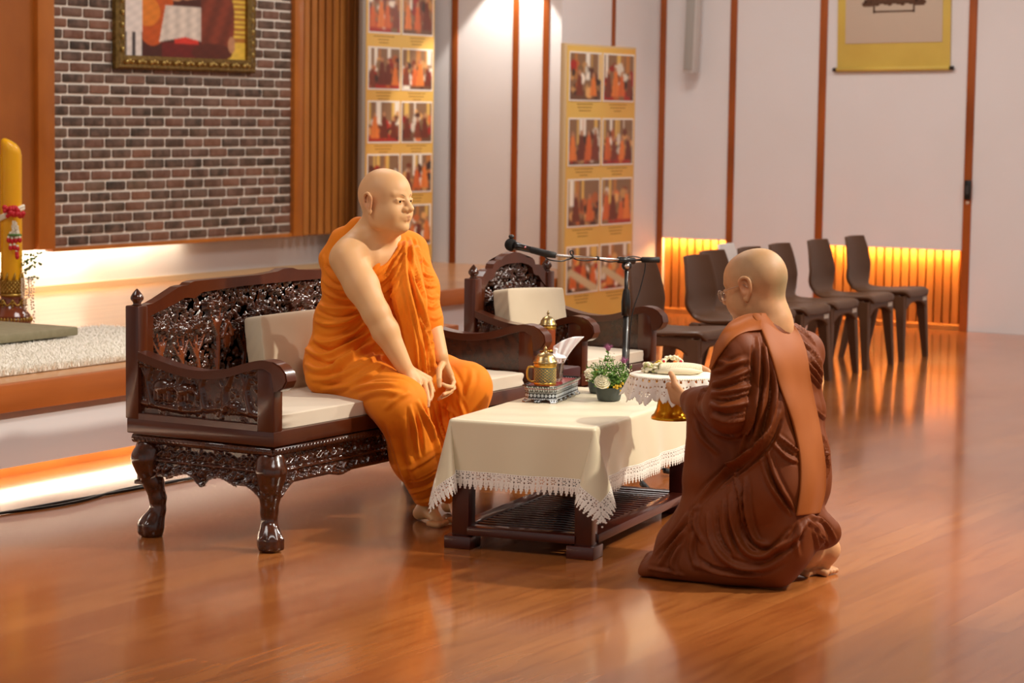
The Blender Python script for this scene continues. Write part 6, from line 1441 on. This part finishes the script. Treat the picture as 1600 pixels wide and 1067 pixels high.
# neck opening
nb = CX_(1207, 496, 7.24)[0]; w.cone(nb+[0, -.005, .004], .068, nb+np.array([0, .03, .12]), .085, .006, 's')
w.half((0, 0, .003), (0, 0, -1), 0)
VB, FB = w.surface(); VB = smooth_np(VB, FB, 4, .5)
M2_FOLDS = [
 # arm: creases gathered at the elbow
 ([(1112,600),(1140,592),(1175,575)],9,8), ([(1110,615),(1140,612),(1178,602)],9,8), ([(1108,632),(1135,636),(1172,628)],11,9), ([(1110,650),(1138,658),(1165,655)],9,8), ([(1115,672),(1140,682),(1165,676)],7,9), ([(1112,582),(1135,575),(1160,560)],8,9), ([(1111,607),(1140,602),(1176,590)],-9,5), ([(1109,624),(1138,625),(1175,616)],-9,5), ([(1112,642),(1136,648),(1168,642)],-9,5),
 ([(1120,560),(1140,570),(1170,560)],6,10), ([(1085,640),(1100,660),(1128,682)],8,9), ([(1084,655),(1098,685),(1125,710)],7,10), ([(1090,628),(1097,612),(1107,606)],7,5),
 # falls below the shoulder, between arm and sash
 ([(1184,525),(1184,580),(1176,640),(1160,700),(1148,735)],12,8), ([(1196,540),(1198,590),(1190,640),(1176,700)],12,8), ([(1208,575),(1212,620),(1202,665),(1180,715)],12,8), ([(1190,535),(1191,590),(1182,640),(1166,700)],-13,5), ([(1202,560),(1205,610),(1196,655),(1176,710)],-13,5), ([(1176,540),(1174,600),(1166,655)],-12,6),
 # the big diagonal roll from the back down to the knee
 ([(1218,640),(1200,680),(1168,712),(1120,752),(1090,785)],16,11), ([(1210,650),(1190,690),(1155,722),(1108,760)],9,7), ([(1222,655),(1204,695),(1172,726),(1125,764)],-11,6), ([(1090,785),(1086,820),(1100,850)],9,8), ([(1092,790),(1080,805),(1078,830)],8,8),
 # back creases
 ([(1215,680),(1240,700),(1250,706)],8,6), ([(1205,690),(1230,715),(1248,722)],8,6), ([(1200,705),(1215,750),(1243,800)],9,7), ([(1188,715),(1205,760),(1238,806)],8,7), ([(1194,708),(1210,755),(1240,804)],-8,5), ([(1210,685),(1235,708),(1250,714)],-7,4),
 # hanging loops over the thigh
 ([(1165,745),(1168,800),(1180,842),(1200,850)],12,9), ([(1140,770),(1146,820),(1166,862),(1200,866),(1235,830)],14,10), ([(1152,765),(1156,812),(1172,850)],-13,6), ([(1160,752),(1163,805),(1176,848),(1204,856),(1236,822)],-10,6), ([(1150,730),(1152,760),(1158,790)],7,7), ([(1130,780),(1135,830),(1150,872)],9,9),
 ([(1105,800),(1112,845),(1140,880),(1190,888),(1230,870)],11,10), ([(1085,830),(1080,860),(1090,890)],9,9), ([(1068,830),(1045,860),(1030,885)],9,8), ([(1075,800),(1052,835),(1022,868)],9,8), ([(1062,850),(1050,880),(1060,898)],9,8), ([(1073,815),(1048,850),(1028,876)],-9,5), ([(1012,888),(1040,892),(1070,900)],7,6), ([(1080,880),(1130,896),(1190,902)],8,9), ([(1120,790),(1124,835),(1144,868)],-10,6), ([(1090,870),(1120,888),(1180,895)],-8,6),
 ([(1205,860),(1235,845),(1262,815)],10,9), ([(1200,870),(1232,860),(1255,838)],-6,6), ([(1262,812),(1280,832),(1290,858)],10,7), ([(1268,806),(1292,822),(1310,850)],10,7), ([(1265,815),(1284,838),(1294,860)],-10,5), ([(1250,815),(1245,850),(1248,870)],6,8), ([(1270,825),(1276,850),(1278,862)],8,6),
 # right side of the back beyond the sash
 ([(1250,530),(1272,552),(1288,575)],8,5), ([(1256,545),(1278,575),(1290,590)],9,5), ([(1258,562),(1276,585),(1290,605)],8,5), ([(1262,580),(1278,600),(1289,612)],7,5), ([(1253,538),(1275,563),(1289,583)],-8,3.5), ([(1257,554),(1277,580),(1290,598)],-8,3.5), ([(1275,640),(1284,650),(1290,652)],7,5), ([(1282,675),(1290,700),(1288,720)],8,5), ([(1284,690),(1293,725),(1290,750)],8,5), ([(1225,496),(1250,512),(1275,540)],7,5), ([(1220,500),(1240,510),(1262,528)],-6,3.5)]
N_ = normals_np(VB, FB); VB = VB+N_*cloth_noise(VB, N_, .014, 8, (.2, .3, 1.), 24)[:, None]
VB = fold(VB, FB, M2_FOLDS); VB = smooth_np(VB, FB, 1, .12); VB[:, 2] = np.maximum(VB[:, 2], .002)
r2o = from_np('robe', VB, FB, M_ROBE2, m2)
# folded outer robe over the left shoulder, hanging down the back
bvh = BVHTree.FromPolygons(smooth_np(VB, FB, 14, .5).tolist(), FB.tolist())
def sash_sheet(name, Lp, Rp, nu, nv, off, sag=0):
    Lp = np.array(catmull(Lp, 12)); Rp = np.array(catmull(Rp, 12))
    def rs(P, n): 
        s_ = np.concatenate([[0], np.cumsum(np.linalg.norm(np.diff(P, axis=0), axis=1))]); t = np.linspace(0, s_[-1], n); return np.stack([np.interp(t, s_, P[:, 0]), np.interp(t, s_, P[:, 1])], 1)
    A = rs(Lp, nu); B = rs(Rp, nu); D = np.full((nu, nv), np.nan)
    for i in range(nu):
        for j in range(nv):
            p = A[i]+(B[i]-A[i])*j/(nv-1); d = Vector(ray(*p)); L_ = d.length; h = bvh.ray_cast(Vector(EYE), d.normalized())
            if h[0] is not None: D[i, j] = h[3]/L_
    for i in range(nu):
        g = np.isfinite(D[i]); 
        if g.sum() > 1: D[i] = np.interp(np.arange(nv), np.where(g)[0], D[i][g])
    for j in range(nv):
        g = np.isfinite(D[:, j])
        if g.any(): D[:, j] = np.interp(np.arange(nu), np.where(g)[0], D[:, j][g])
    K = np.ones(9)/9
    for _ in range(3): D = np.apply_along_axis(lambda x: np.convolve(np.pad(x, 4, mode='edge'), K, 'valid'), 0, D)
    for _ in range(2): D = np.apply_along_axis(lambda x: np.convolve(np.pad(x, 2, mode='edge'), np.ones(5)/5, 'valid'), 1, D)
    P = np.zeros((nu, nv, 3))
    for i in range(nu):
        for j in range(nv):
            p = A[i]+(B[i]-A[i])*j/(nv-1); P[i, j] = EYE+ray(*p)*(D[i, j]-off-.002*math.sin(i*.16+j*.3)-.0014*math.sin(i*.05))
    o = grid_obj(name, P, M_SASH, m2); md = o.modifiers.new('t', 'SOLIDIFY'); md.thickness = .010; md.offset = 0; b = o.modifiers.new('b', 'BEVEL'); b.width = .003; b.segments = 2; b.limit_method = 'ANGLE'; return o
sash_sheet('shoulder_sash', [(1172,490), (1187,512), (1203,552), (1218,604), (1238,660), (1249,712), (1250,760), (1244,806)], [(1216,489), (1240,508), (1258,545), (1267,600), (1280,665), (1288,720), (1289,765), (1280,802)], 90, 22, .012)
sash_sheet('shoulder_sash_front', [(1190,489), (1162,492), (1136,508), (1119,540), (1109,575)], [(1190,516), (1164,520), (1144,531), (1126,552), (1112,578)], 50, 12, .014)
